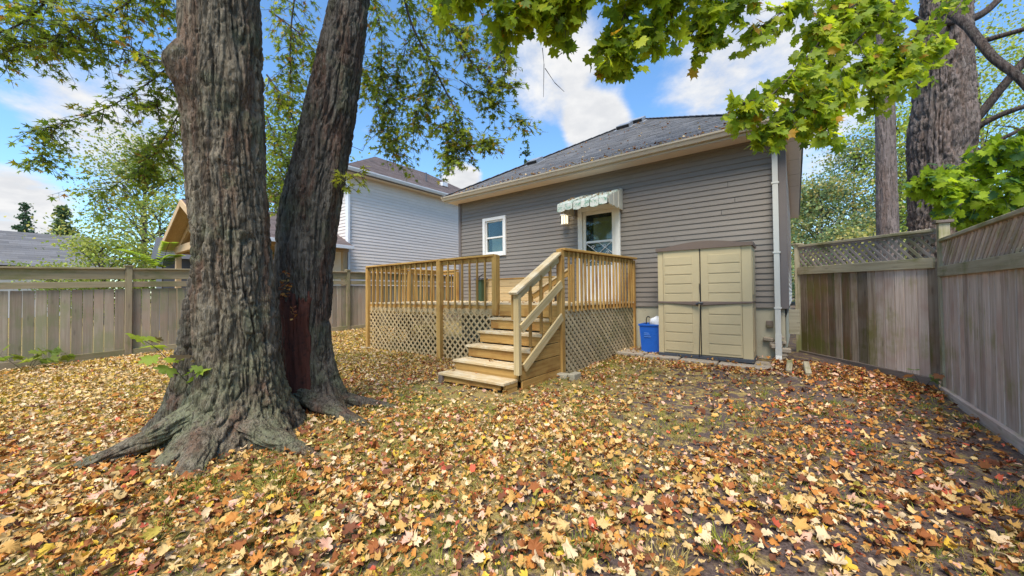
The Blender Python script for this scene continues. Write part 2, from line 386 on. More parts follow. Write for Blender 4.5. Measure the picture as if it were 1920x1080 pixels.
Q = np.stack([k, k+len(ys), k+len(ys)+1, k+1], 1)
tag(obj('ground', mesh_np('ground', V, Q, M_GROUND, True)), 'backyard ground of soil and thin grass', None, None, 'structure')

# ================================================================== HOUSE
WY, XL, XR = 7.92, -7.95, -.12
house = thing('bungalow', ((XL+XR)/2, WY, .17), 'taupe sided bungalow with grey hip roof, behind the wooden deck', 'house')
wallm = obj('wall', mesh('wall', *join([bx((XL, WY+.22, .9), (XR-.02, WY+.30, 4.1)), bx((XR-.09, WY+.10, .9), (XR-.02, 17., 4.1)), bx((XL+.02, WY+.10, .9), (XL+.09, 17., 4.1)), bx((XL+.02, 16.9, .9), (XR-.02, 17., 4.1))]), M_INT), house)
fnd = obj('foundation', mesh('foundation', *join([bx((XL+.03, WY+.03, -.3), (XR-.03, WY+.2, 1.075)), bx((XR-.2, WY+.2, -.3), (XR-.04, 17, 1.075))]), M_CONC), house)
def siding_mesh(L, e, mat):
    key = ('sid', round(L, 2), e, mat.name)
    if key in _cache: return _cache[key]
    L = round(L, 2)
    prof = [(0, -.004, 0), (0, -.021, .002), (0, -.022, .010), (0, -.006, e+.004), (0, .0, e+.004)]
    v, f = prism(prof, (L, 0, 0)); _cache[key] = mesh('siding_board', v, f, mat); return _cache[key]
def siding(parent, org, xdir, length, z0, n, e, mat, holes=(), seam=3.66, name='siding_board'):
    """horizontal lap courses on a wall face; xdir runs along the wall with the outside on its right"""
    for i in range(n):
        z = z0+i*e; iv = [(0., length)]
        for (a, b, lo, hi) in holes:
            if z+e > lo and z < hi:
                iv = [q for (s, t) in iv for q in (((s, min(t, a)), (max(s, b), t)) if a < t and b > s else ((s, t),)) if q[1]-q[0] > .02]
        for (s, t) in iv:
            x = s; first = random.uniform(.6, seam)
            while x < t-.01:
                y = min(t, x+first); first = seam
                if t-y < .25: y = t
                obj(name, siding_mesh(y-x-.003, e, mat), parent, frame(Vector(org)+Vector(xdir)*x+Vector((0, 0, z)), xdir)); x = y
EX = .1016
DOOR = (-4.03, -3.02, 1.1, 3.34); WIN = (-7.01, -6.19, 2.40, 3.48)
siding(wallm, (XL, WY+.02, 0), (1, 0, 0), XR-XL, 1.06, 30, EX, M_SID, [(DOOR[0]+.04-XL, DOOR[1]-.04-XL, DOOR[2]-.2, DOOR[3]-.04), (WIN[0]+.04-XL, WIN[1]-.04-XL, WIN[2]+.04, WIN[3]-.04)])
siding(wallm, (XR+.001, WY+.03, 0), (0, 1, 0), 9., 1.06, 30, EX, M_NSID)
box('corner_trim', (XR-.085, WY-.03, 1.05), (XR+.03, WY+.10, 4.08), M_TRIM, house)
box('corner_trim', (XL-.03, WY-.03, 1.05), (XL+.06, WY+.10, 4.08), M_TRIM, house)
# eaves
EY, EXL, EXR, EZ = 7.50, XL-.22, XR+.26, 4.13
obj('soffit', mesh('soffit', *join([bx((EXL+.02, EY+.02, EZ-.07), (EXR-.02, WY+.25, EZ-.055)), bx((XR-.1, WY+.25, EZ-.07), (EXR-.02, 17.2, EZ-.055)), bx((EXL+.02, WY+.25, EZ-.07), (XL+.1, 17.2, EZ-.055))]), M_SOF), house)
for y in np.arange(8.4, 13, 1.2): box('soffit_joint', (XR+.03, y, EZ-.074), (EXR-.03, y+.012, EZ-.068), M_CREAM, house, .001)
box('fascia', (EXL, EY, EZ-.10), (EXR, EY+.025, EZ+.06), M_CREAM, house)
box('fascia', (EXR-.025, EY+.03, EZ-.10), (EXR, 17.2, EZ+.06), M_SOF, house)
gp = [(0, 0, -.105), (0, -.06, -.105), (0, -.085, -.05), (0, -.105, -.03), (0, -.11, .0), (0, -.098, .0), (0, -.09, -.03), (0, -.055, -.09), (0, -.008, -.095), (0, -.008, 0), (0, 0, 0)]
obj('gutter', mesh('gutter', *prism([(EXL-.02+x, EY-.002+y, EZ+.055+z) for x, y, z in gp], (EXR-EXL+.04, 0, 0)), M_CREAM), house)
# roof faces
AP = Vector(((EXL+EXR)/2, 12.7, 7.25)); AP2 = Vector((AP.x, 17.4, 7.25))
def shingles(name, p0, p1, q0, q1, mat, parent, e=.145, wtab=.32):
    p0, p1, q0, q1 = map(Vector, (p0, p1, q0, q1)); up = ((q0+q1)/2-(p0+p1)/2); n = max(2, int(up.length/e)); nr = (p1-p0).cross(q0-p0).normalized()
    if nr.z < 0: nr = -nr
    V, F, C = [], [], []
    for i in range(n):
        a, b = i/n, min(1.02, (i+1.25)/n); l0, r0 = p0.lerp(q0, a), p1.lerp(q1, a); l1, r1 = p0.lerp(q0, b), p1.lerp(q1, b)
        Lr = (r0-l0).length; k = max(1, int(Lr/wtab)); off = random.random()
        cuts = sorted({0., 1.} | {min(1, max(0, (j+off)/k)) for j in range(k)})
        for s, t in zip(cuts, cuts[1:]):
            if t-s < 1e-4: continue
            th = .010+random.uniform(0, .006); g = random.random(); lo = nr*.004; o = len(V); eps = .004/max(Lr, .1)
            s2, t2 = s+eps, t-eps
            A, B, Cc, D = l0.lerp(r0, s2), l0.lerp(r0, t2), l1.lerp(r1, t2), l1.lerp(r1, s2)
            V += [A+nr*th, B+nr*th, Cc+lo, D+lo, A, B]; F += [[o, o+1, o+2, o+3], [o+4, o+5, o+1, o], [o+5, o+2, o+1], [o+4, o, o+3]]; C += [g]*6
    m = mesh(name, V, F, mat); at = m.attributes.new('Col', 'FLOAT_COLOR', 'POINT')
    at.data.foreach_set('color', np.repeat(np.array(C, np.float32)[:, None], 4, 1).ravel())
    return tag(obj(name, m, parent), kind='stuff')
e0, e1 = Vector((EXL-.03, EY-.05, EZ+.05)), Vector((EXR+.03, EY-.05, EZ+.05)); e2, e3 = Vector((EXR+.03, 17.4, EZ+.05)), Vector((EXL-.03, 17.4, EZ+.05))
roof = obj('roof', mesh('roof', [e0, e1, e2, e3, AP, AP2], [[0, 1, 4], [1, 2, 5, 4], [3, 0, 4, 5], [2, 3, 5]], M_DGR), house)
shingles('shingles', e0, e1, AP, AP, M_ROOF, roof)
shingles('shingles', e1, e2, AP, AP2, M_ROOF, roof, e=.2, wtab=.5)
shingles('shingles', e3, e0, AP2, AP, M_ROOF, roof, e=.2, wtab=.5)
nrm = (e1-e0).cross(AP-e0).normalized()
for a, b in ((e0, AP), (e1, AP)):
    hip = [a.lerp(b, i/24) for i in range(25)]
    for i in range(24):
        d = (hip[i+1]-hip[i])
        obj('ridge_cap', box_mesh(round(d.length*1.12, 3), .24, .02, M_DGR, .004), roof, frame((hip[i]+hip[i+1])/2+Vector((0, 0, .012)), d+Vector((0, 0, .012))))
def roof_vent(px, py, wdt, ln, hh):
    # foot of the sight line on the rear roof plane
    d = P(px, py, 1)-EYE; t = (e0-EYE).dot(nrm)/d.dot(nrm); c = EYE+d*t; Mx = frame(c, (1, 0, 0), nrm)
    v, f = join([bx((-wdt*.7, -ln*.7, 0), (wdt*.7, ln*.7, .018)), prism([(-wdt/2, -ln/2, .02), (-wdt/2, -ln/2, hh), (-wdt/2, ln/2, hh*1.0), (-wdt/2, ln/2, .02)], (wdt, 0, 0))])
    o = obj('roof_vent', mesh('roof_vent', v, f, paint('vent_metal', (.30, .31, .33), .4, metallic=.3)), roof, Mx)
    obj('louvre', mesh('louvre', *bx((-wdt*.46, -ln/2-.012, .03), (wdt*.46, -ln/2-.003, hh-.02)), M_BLK), roof, Mx)
roof_vent(1172, 240, .42, .42, .13); roof_vent(1196, 230, .42, .42, .13); roof_vent(1004, 306, .36, .4, .12)
# downspout
sp = [(-.245, WY-.10, 4.0), (-.245, WY-.10, .55)]
obj('downspout', mesh('downspout', *join([bx((-.285, WY-.115, .60), (-.205, WY-.045, 4.02)), bx((-.288, WY-.42, 3.96), (-.202, WY-.05, 4.03)), bx((-.29, WY-.125, .20), (-.20, WY-.04, .62))]), M_SPOUT), house)
for z in (1.05, 2.0, 3.2): box('downspout_strap', (-.30, WY-.122, z), (-.19, WY-.03, z+.03), M_SPOUT, house, .002)
obj('downspout_elbow', mesh('downspout_elbow', *prism([(-.288, WY-.125, .26), (-.288, WY-.05, .26), (-.288, WY-.09, .12), (-.288, WY-.19, .12)], (.086, 0, 0)), M_SPOUT), house)
box('meter_box', (-.42, WY-.03, .72), (-.32, WY+.03, .84), M_DARKW, house)
# rubble at the exposed foundation corner
for i in range(9):
    c = Vector((random.uniform(-.42, -.12), WY-random.uniform(0.0, .12), .2+.07*i*.6+random.uniform(0, .04)))
    s = random.uniform(.05, .10); beam('foundation_stone', c-Vector((s, 0, 0)), c+Vector((s, 0, random.uniform(-.02, .02))), s*1.2, s*.9, M_SLAB, fnd, b=.02)
# window
win = obj('window', mesh('window_back', *bx((WIN[0]+.03, WY+.16, WIN[2]+.03), (WIN[1]-.03, WY+.17, WIN[3]-.03)), M_INT), house)
def ringframe(nm, par, a, b, c, d, wd, y0, y1, mat):
    box(nm, (a, y0, c), (a+wd, y1, d), mat, par); box(nm, (b-wd, y0, c), (b, y1, d), mat, par)
    box(nm, (a+wd, y0+.002, d-wd), (b-wd, y1, d), mat, par); box(nm, (a+wd, y0+.002, c), (b-wd, y1, c+wd), mat, par)
ringframe('casing', win, *WIN, .085, WY-.045, WY+.06, M_WHITE)
ringframe('sash', win, WIN[0]+.09, WIN[1]-.09, WIN[2]+.09, WIN[3]-.09, .035, WY-.01, WY+.10, M_WHITE)
zm = (WIN[2]+WIN[3])/2-.02
box('meeting_rail', (WIN[0]+.125, WY-.005, zm-.02), (WIN[1]-.125, WY+.05, zm+.02), M_WHITE, win)
box('pane', (WIN[0]+.12, WY+.03, zm), (WIN[1]-.12, WY+.034, WIN[3]-.12), M_GLASS, win, .001)
box('pane', (WIN[0]+.12, WY+.045, WIN[2]+.12), (WIN[1]-.12, WY+.049, zm), M_GLASS, win, .001)
box('blind', (WIN[0]+.22, WY+.12, WIN[2]+.12), (WIN[1]-.18, WY+.13, zm+.03), M_WHITE, win, .001)
# door
dx0, dx1, dz0, dz1 = DOOR
door = obj('door', mesh('door_back', *bx((dx0+.04, WY+.19, dz0), (dx1-.04, WY+.2, dz1-.03)), M_INT), house)
for a, b in ((dx0, dx0+.11), (dx1-.11, dx1)): box('door_casing', (a, WY-.05, dz0), (b, WY+.08, dz1), M_DOORF, door)
box('door_casing', (dx0+.11, WY-.048, dz1-.11), (dx1-.11, WY+.08, dz1), M_DOORF, door)
ringframe('storm_door_stile', door, dx0+.115, dx1-.115, dz0+.05, dz1-.115, .075, WY-.02, WY+.02, M_DOORF)
gx0, gx1 = dx0+.19, dx1-.19
box('kick_panel', (gx0, WY-.01, dz0+.12), (gx1, WY+.01, 1.98), M_WHITE, door)
box('storm_door_rail', (gx0, WY-.018, 2.50), (gx1, WY+.018, 2.545), M_WHITE, door)
box('pane', (gx0, WY+.0, 2.54), (gx1, WY+.004, dz1-.19), M_GLASS, door, .001)
box('pane', (gx0, WY+.0, 1.985), (gx1, WY+.004, 2.5), M_GLASS, door, .001)
box('curtain', (gx0+.13, WY+.12, 2.45), (gx1, WY+.135, dz1-.25), M_CURT, door, .002)
def scroll(cx, cz, s, fl):
    pts = []
    for i in range(22):
        t = i/21; a = t*math.pi*2.6; r = s*(1-t*.8); pts.append((cx+fl*r*math.cos(a), WY-.022, cz+r*math.sin(a)))
    return tube(pts, .006, 5)
xm = (gx0+gx1)/2
parts = [tube([(gx0, WY-.022, 2.5), (gx1, WY-.022, 2.0)], .007, 6), tube([(gx0, WY-.024, 2.0), (gx1, WY-.024, 2.5)], .007, 6), tube([(gx0, WY-.026, 2.25), (xm, WY-.026, 2.0)], .006, 6), tube([(xm, WY-.026, 2.5), (gx1, WY-.026, 2.25)], .006, 6)]
for fx, fz, fl in ((xm-.14, 2.40, 1), (xm+.14, 2.40, -1), (xm-.14, 2.09, 1), (xm+.14, 2.09, -1), (xm+.2, 2.25, 1), (xm-.2, 2.25, -1)): parts.append(scroll(fx, fz, .045, fl))
obj('scroll_grille', mesh('scroll_grille', *join(parts), M_GRILL), door)
box('door_handle', (gx0-.055, WY-.06, 2.05), (gx0-.02, WY-.02, 2.2), M_BLK, door)
# awning over the door: sloping ribbed top panels with a cut valance and side panels
AX0, AX1, AZ, AZF, AP_, AZB = -4.14, -2.97, 3.62, 3.31, .78, 3.14
aw = obj('awning', mesh('awning_frame', *join([tube([(AX0+.02, WY-.02, AZ-.05), (AX0+.02, WY-AP_, AZF-.04)], .012, 6), tube([(AX1-.02, WY-.02, AZ-.05), (AX1-.02, WY-AP_, AZF-.04)], .012, 6), tube([(AX0, WY-AP_, AZF-.04), (AX1, WY-AP_, AZF-.04)], .012, 6)]), M_AWN2), house)
npan = 6; pw = (AX1-AX0)/npan
for i in range(npan):
    x0 = AX0+i*pw+.006; x1 = x0+pw-.012
    zt_ = .014 if i % 2 else .0; yf = .014 if i % 2 else 0.
    A = [(x0, WY-.01, AZ+zt_), (x0, WY-AP_-.01, AZF+zt_), (x0, WY-AP_-.02-yf, AZF-.02), (x0, WY-AP_-.03-yf, AZB+.02*(i % 2)), (x0, WY-AP_-.016-yf, AZB+.02*(i % 2)), (x0, WY-AP_-.006, AZF-.03), (x0, WY-.01, AZ-.012)]
    obj('awning_slat', mesh('awning_slat', *prism(A, (x1-x0, 0, 0)), M_AWN), aw)
    # scalloped lower hem
    hem = [(x0+(x1-x0)*t, WY-AP_-.032-yf, AZB+.02*(i % 2)+.004-.018*math.sin(math.pi*t)) for t in [k_/8 for k_ in range(9)]]
    obj('hem', mesh('hem', *prism(hem, (0, .014, 0)), M_AWN), aw)
for xs_ in (AX0-.012, AX1):
    ns = 6; sw_ = AP_/ns
    for j in range(ns):
        y0 = WY-.01-j*sw_; y1 = y0-sw_+.006; zt = lambda y: AZ-(WY-.01-y)*(AZ-AZF)/AP_; ox = .010*(j % 2)
        A = [(xs_+ox, y0, zt(y0)), (xs_+ox, y1, zt(y1)), (xs_+ox, y1, AZB+.03), (xs_+ox, (y0+y1)/2, AZB), (xs_+ox, y0, AZB+.03)]
        obj('awning_side_slat', mesh('awning_side_slat', *prism(A, (.012, 0, 0)), M_AWN2), aw)
# wall lamp beside the door
lamp = obj('wall_lamp', mesh('lamp_bracket', *join([bx((-4.38, WY-.03, 3.05), (-4.28, WY+.02, 3.25)), bx((-4.345, WY-.12, 3.20), (-4.315, WY-.03, 3.23)), bx((-4.41, WY-.20, 3.195), (-4.25, WY-.05, 3.225)), bx((-4.40, WY-.19, 2.985), (-4.26, WY-.06, 3.0))]), M_DOORF), house)
obj('lamp_glass', mesh('lamp_glass', *prism([(-4.39, WY-.18, 3.0), (-4.27, WY-.18, 3.0), (-4.27, WY-.065, 3.0), (-4.39, WY-.065, 3.0)], (0, 0, .195)), M_LAMP), lamp)
for x, y in ((-4.395, -.185), (-4.27, -.185), (-4.395, -.068), (-4.27, -.068), (-4.335, -.19)): box('lamp_bar', (x-.005, WY+y-.005, 3.0), (x+.008, WY+y+.005, 3.195), M_BLK, lamp, .001)
# small gas pipe at the corner
box('wall_plate', (-.10, WY+.02, .62), (.05, WY+.05, 1.04), M_FRR, house)

# ================================================================== NEIGHBOUR HOUSE
NX, NY = -13.6, 7.53
nh = thing('neighbour_house', (NX-3.4, NY+4, .2), 'two storey house in pale siding with brown hip roof beyond the left fence', 'house')
nw = obj('wall', mesh('wall', *bx((NX-6.8, NY+.05, 0), (NX-.05, 17.5, 6.1)), M_NSID), nh)
siding(nw, (NX, NY+.1, 0), (0, 1, 0), 9.8, .6, 43, .127, M_NSID)
siding(nw, (NX-6.8, NY+.02, 0), (1, 0, 0), 6.7, .6, 43, .127, M_NSID)
box('corner_trim', (NX-.09, NY-.02, .5), (NX+.025, NY+.09, 6.05), M_NTRIM, nh)
en = [Vector((NX+.42, NY-.42, 6.14)), Vector((NX+.42, 17.9, 6.14)), Vector((NX-7.2, 17.9, 6.14)), Vector((NX-7.2, NY-.42, 6.14))]
ra, rb = Vector((NX-3.39, NY+3.39, 8.45)), Vector((NX-3.39, 14.2, 8.45))
nr_ = obj('roof', mesh('roof', en+[ra, rb], [[0, 1, 5, 4], [3, 0, 4], [2, 3, 4, 5], [1, 2, 5]], M_NROOF), nh)
shingles('shingles', en[0], en[1], ra, rb, M_NROOF, nr_, e=.17, wtab=.4); shingles('shingles', en[3], en[0], ra, ra, M_NROOF, nr_, e=.17, wtab=.4)
obj('soffit', mesh('soffit', *bx((NX-7.1, NY-.38, 6.02), (NX+.36, 17.8, 6.035)), M_SOF), nh)
obj('gutter', mesh('gutter', *prism([(NX+.42, NY-.45, 6.17), (NX+.53, NY-.45, 6.17), (NX+.53, NY-.45, 6.13), (NX+.48, NY-.45, 6.04), (NX+.42, NY-.45, 6.04)], (0, 10.4, 0)), M_NTRIM), nh)
box('gutter', (NX-7.1, NY-.53, 6.04), (NX+.44, NY-.42, 6.17), M_NTRIM, nh)
box('fascia', (NX+.37, NY-.4, 6.0), (NX+.418, 17.8, 6.13), M_TRIM, nh)
obj('downspout', mesh('downspout', *join([bx((NX+.03, NY-.02, .3), (NX+.11, NY+.06, 5.7)), tube([(NX+.07, NY+.02, 5.68), (NX+.2, NY-.1, 5.82), (NX+.46, NY-.3, 5.98), (NX+.46, NY-.3, 6.06)], .04, 6)]), M_NTRIM), nh)
def nroofpt(y, u): return en[0].lerp(ra, u)*0+Vector((NX+.42-3.81*u, y, 6.14+2.31*u))
p = nroofpt(12.3, .40); obj('vent_pipe', mesh('vent_pipe', *tube([p-Vector((0, 0, .1)), p+Vector((0, 0, .45))], .05, 8), M_DGR), nr_)
p = nroofpt(13.6, .45); obj('roof_vent', mesh('roof_vent', *bx(p+Vector((-.18, -.18, -.05)), p+Vector((.18, .18, .16))), M_NTRIM), nr_)
# timber porch on its back
PX0, PX1, PY0 = -19.05, -13.15, 3.52
ph = thing('timber_porch', (-16.4, 5, .1), 'open timber porch with gabled truss roof behind the leaning tree trunk', 'porch')
prx, prz, pez = -16.0, 4.5, 3.14
for s, xe in ((-1, PX0), (1, PX1)):
    a0, a1, b0, b1 = Vector((xe, PY0-.35, pez)), Vector((xe, NY, pez)), Vector((prx, PY0-.35, prz)), Vector((prx, NY, prz))
    n_ = Vector((0, 0, .05))
    po = obj('roof', mesh('roof', [a0, a1, b1, b0, a0+n_, a1+n_, b1+n_, b0+n_], [[0, 1, 2, 3], [4, 5, 6, 7], [0, 3, 7, 4], [0, 1, 5, 4]], M_PORCH), ph)
    shingles('shingles', a0+n_*1.3, a1+n_*1.3, b0+n_*1.3, b1+n_*1.3, M_NROOF, po, e=.18, wtab=.4)
    beam('barge_board', a0+Vector((0, -.02, -.05)), b0+Vector((0, -.02, -.05)), .04, .2, M_PORCH, ph)
    beam('rafter', a0+Vector((s*-.45, .45, -.0)), b0+Vector((0, .45, -.16)), .09, .16, M_PORCH, ph)
    xx = xe-s*.4
    beam('eave_beam', (xx, PY0, pez-.02), (xx, NY, pez-.02), .14, .24, M_PORCH, ph)
    for y in (PY0+.1, (PY0+NY)/2, NY-.15): beam('post', (xx, y, .0), (xx, y, pez-.14), .16, .16, M_PORCH, ph)
    box('gutter', (min(xe, xe+s*.1), PY0-.3, pez-.06), (max(xe, xe+s*.1), NY-.02, pez+.06), M_NTRIM, ph)
beam('tie_beam', (PX0+.4, PY0+.1, pez+.0), (PX1-.4, PY0+.1, pez+.0), .16, .26, M_PORCH, ph)
beam('king_post', (prx, PY0+.1, pez+.12), (prx, PY0+.1, prz-.1), .12, .12, M_WHITE, ph)
for s in (-1, 1): beam('truss_web', (prx, PY0+.1, pez+.15), (prx+s*1.4, PY0+.1, pez+.75), .1, .1, M_PORCH, ph)
beam('porch_rail', (PX1-.4, PY0+.2, 1.35), (PX1-.4, NY-.2, 1.35), .09, .09, M_PORCH, ph)
# low grey house far to the left
fh = thing('far_house', (-47, 0, .0), 'low house far left showing only a plain grey roof above the fence', 'house')
obj('wall', mesh('wall', *bx((-51, -12, 0), (-44.5, 4.2, 3.6)), M_NSID), fh)
v = [Vector((-43.6, -13, 3.7)), Vector((-43.6, 5., 3.7)), Vector((-52, 5., 3.7)), Vector((-52, -13, 3.7)), Vector((-47.8, -11, 6.5)), Vector((-47.8, 3.6, 6.5))]
fr_ = obj('roof', mesh('roof', v, [[0, 1, 5, 4], [3, 0, 4], [2, 3, 4, 5], [1, 2, 5]], M_DGR), fh); shingles('shingles', v[0], v[1], v[4], v[5], M_ROOF, fr_, e=.3, wtab=1.)
dh = thing('dark_roofed_house', (-20.4, 4, 0), 'dark steep roof edge just left of the timber porch', 'house')
v = [Vector((-19.6, 3.25, 2.9)), Vector((-19.6, 8., 2.9)), Vector((-21.3, 8., 2.9)), Vector((-21.3, 3.25, 2.9)), Vector((-20.2, 3.25, 3.75)), Vector((-20.2, 8., 3.75))]
obj('wall', mesh('wall', *bx((-21.1, 3.4, 0), (-19.8, 7.9, 2.95)), M_DGR), dh)
obj('roof', mesh('roof', v, [[0, 1, 5, 4], [2, 3, 4, 5], [3, 0, 4], [1, 2, 5]], M_DGR), dh)

# ================================================================== DECK
DX0, DX1, DYF, DZ = -8.68, -3.04, 5.37, 1.17
deck = thing('deck', (-5.9, 6.6, 0), 'raised pine deck with lattice skirt and balustrade against the bungalow', 'deck')
def xright(y): return DX1+(y-DYF)*(.33/2.5)
nb = 18; bw = (WY-.05-DYF)/nb
for i in range(nb):
    y = DYF+(i+.5)*bw
    beam('deck_board', (DX0-.02, y, DZ-.02), (xright(y)+.02, y, DZ-.02), bw-.008, .036, M_TREAD, deck)
for i in range(9): beam('joist', (DX0+.1+i*.68, DYF+.06, DZ-.14), (DX0+.1+i*.68, WY-.06, DZ-.14), .04, .18, M_DARKW, deck)
beam('rim_board', (DX0, DYF+.03, DZ-.14), (DX1-.02, DYF+.03, DZ-.14), .04, .2, M_DECK, deck)
beam('rim_board', (DX0+.02, DYF+.06, DZ-.14), (DX0+.02, WY-.05, DZ-.14), .04, .2, M_DECK, deck)
beam('rim_board', (xright(DYF+.06)-.02, DYF+.06, DZ-.14), (xright(WY-.05)-.02, WY-.05, DZ-.14), .04, .2, M_DECK, deck)
RT = 2.09
def post(x, y, z0, z1, s=.092): return beam('post', (x, y, z0), (x, y, z1), s, s, M_DECK, deck, up=(0, 1, 0))
P_L, P_M, P_3, P_R = -8.64, -5.95, -4.43, -3.055
post(P_L, DYF-.03, -.02, RT-.04); post(P_M, DYF-.04, -.02, RT-.04, .11); post(P_3, DYF-.03, .95, RT-.02, .11); post(P_R, DYF-.03, .0, RT-.02, .10)
XE = xright(WY-.06); post(XE-.02, WY-.11, .1, RT-.06); post(DX0+.04, WY-.1, 0, RT-.06); post(-7.99, WY-.1, DZ, RT-.06); post(DX0+.04, 6.6, 0, RT-.06)
def balustrade(a, b, n, out, lo=1.05, cap=True):
    a, b, out = Vector(a), Vector(b), Vector(out); d = (b-a).normalized()
    beam('top_rail', a+Vector((0, 0, RT-.09)), b+Vector((0, 0, RT-.09)), .038, .09, M_DECK, deck)
    if cap: beam('rail_cap', a+out*.02+Vector((0, 0, RT-.022))-d*.05, b+out*.02+Vector((0, 0, RT-.022))+d*.05, .14, .038, M_DECK, deck)
    for i in range(n):
        p = a.lerp(b, (i+1)/(n+1))+out*.036+Vector((random.uniform(-.004, .004), 0, 0)); j = random.uniform(-.01, .01)
        beam('baluster', p+Vector((0, 0, lo+j)), p+Vector((random.uniform(-.006, .006), 0, RT-.05)), .034, .034, M_DECK, deck, up=(0, 1, 0))
balustrade((P_L+.05, DYF-.01, 0), (P_M-.05, DYF-.01, 0), 13, (0, -1, 0))
balustrade((P_M+.06, DYF-.01, 0), (P_3-.05, DYF-.01, 0), 6, (0, -1, 0))
balustrade((P_R+.01, DYF+.03, 0), (XE-.01, WY-.15, 0), 19, (1, -.13, 0))
balustrade((DX0+.03, DYF+.04, 0), (DX0+.03, 6.55, 0), 8, (-1, 0, 0)); balustrade((DX0+.03, 6.65, 0), (DX0+.03, WY-.12, 0), 8, (-1, 0, 0))
balustrade((DX0+.08, WY-.09, 0), (-8.03, WY-.09, 0), 4, (0, 1, 0))
def lattice(parent, org, ud, width, z0, z1, sp, sw, th, mat, out, name='slat', zslope=0):
    """two crossing layers of 45 degree slats clipped to a rectangle"""
    org, ud, out = Vector(org), Vector(ud).normalized(), Vector(out).normalized(); h = z1-z0
    for layer, sg in ((0, 1), (1, -1)):
        k = -h if sg > 0 else 0.
        c = k+random.uniform(0, sp)
        while c < (width if sg > 0 else width+h):
            # line u = c + sg*v, v in 0..h
            v0, v1 = (max(0, -c), min(h, width-c)) if sg > 0 else (max(0, c-width), min(h, c))
            if v1-v0 > .03:
                q = out*(th*layer); a = org+ud*(c+sg*v0)+Vector((0, 0, z0+v0))+q; b = org+ud*(c+sg*v1)+Vector((0, 0, z0+v1))+q
                beam(name, a, b, th, sw, mat, parent, up=out.cross(b-a), b=.002)
            c += sp
def lat_panel(a, b, z0, z1, sp, sw, mat, out):
    a, b = Vector(a), Vector(b); out = Vector(out); d = (b-a); L = d.length; d.normalize()
    pn = obj('lattice_panel', box_mesh(L, .02, .11, mat, .003), deck, frame((a+b)/2+Vector((0, 0, z1-.045))-out*.012, d))
    lattice(pn, a, d, L, z0, z1, sp, sw, .009, mat, out); return pn
lat_panel((P_L+.05, DYF-.0, 0), (P_M-.05, DYF-.0, 0), -.02, 1.06, .15, .040, M_LAT, (0, -1, 0))
lat_panel((P_M+.06, DYF-.0, 0), (P_3+.06, DYF-.0, 0), -.02, 1.06, .15, .040, M_LAT, (0, -1, 0))
lat_panel((xright(DYF)+.005, DYF+.03, 0), (XE, WY-.08, 0), .02, 1.07, .118, .048, M_LATR, (1, -.13, 0))
lat_panel((DX0-.0, WY-.1, 0), (DX0-.0, DYF+.02, 0), -.02, 1.06, .15, .040, M_LAT, (-1, 0, 0))
# stairs
SX0, SX1 = -4.34, -3.09
TR = [(3.87, .155), (4.18, .31), (4.47, .51), (4.76, .715), (5.05, .925)]
stp = [(4.25, -.02)]
for (y, z), (y2, z2) in zip(TR[1:], TR[2:]+[(5.34, 0)]): stp += [(y+.062, z-.04), (y2+.060, z-.04)]
stp += [(5.345, .88), (5.345, -.02)]; stp[-3] = (5.345, .885); stp = [q for i_, q in enumerate(stp) if i_ == 0 or q != stp[i_-1]]
v, f = join([prism([(x, y, z) for y, z in stp], (.04, 0, 0)) for x in (SX0+.03, (SX0+SX1)/2)])
st = obj('stairs', mesh('stair_stringer', v, f, M_DARKW), deck)
for i, (y, z) in enumerate(TR):
    dp = .32
    x1 = SX1 if i else SX1-.02
    for k_ in range(2): beam('tread', (SX0-.04, y+dp*(.25+.5*k_), z-.018), (x1+.02, y+dp*(.25+.5*k_), z-.018), dp/2-.006, .036, M_TREAD, st)
    if i: beam('riser', (SX0, y+.045, z-.11), (x1-.01, y+.045, z-.11), .025, .15, M_DECK, st)
beam('riser', (SX0, DYF-.01, 1.05), (SX1, DYF-.01, 1.05), .03, .2, M_DECK, st)
beam('riser', (SX0+.03, 3.93, .075), (SX1-.10, 3.93, .10), .03, .11, M_DECK, st)
beam('step_leg', (SX0+.01, 3.92, -.02), (SX0+.01, 3.92, .135), .09, .09, M_DARKW, st, up=(0, 1, 0))
beam('step_base', (SX0+.1, 4.0, .04), (SX1-.16, 4.0, .05), .04, .12, M_DARKW, st)
beam('step_side', (SX1-.03, 3.93, .10), (SX1-.03, 4.19, .10), .05, .075, M_DECK, st); beam('step_side', (SX1-.04, 3.93, .02), (SX1-.04, 4.19, .02), .06, .075, M_DECK, st)
for z0, z1, y0 in ((-.03, .13, 4.23), (.135, .35, 4.21), (.355, .56, 4.47), (.565, .77, 4.78), (.775, .97, 5.05)):
    beam('side_plank', (SX1+.035, y0, (z0+z1)/2), (SX1+.035, DYF-.09, (z0+z1)/2), .03, z1-z0-.006, M_DECK, st)
NWY = 4.16
beam('newel', (SX1+.02, NWY, .22), (SX1+.02, NWY, 1.335), .09, .07, M_RAILW, st, up=(0, 1, 0)); beam('newel', (SX1-.06, NWY+.02, .98), (SX1-.06, NWY+.02, 1.33), .06, .04, M_DECK, st, up=(0, 1, 0))
a, b = Vector((SX1+.01, NWY-.09, 1.345)), Vector((SX1+.02, DYF-.09, 2.0)); beam('handrail', a, b, .14, .038, M_TREAD, st)
o_ = Vector((0, 0, -.085)); beam('handrail_side', a+o_+(b-a)*.04, b+o_, .036, .125, M_RAILW, st)
beam('middle_rail', (SX1+.075, NWY+.02, .86), (SX1+.075, DYF-.07, 1.50), .03, .13, M_RAILW, st); beam('lower_rail', (SX1+.075, NWY+.08, .31), (SX1+.075, DYF-.06, .97), .03, .13, M_RAILW, st)
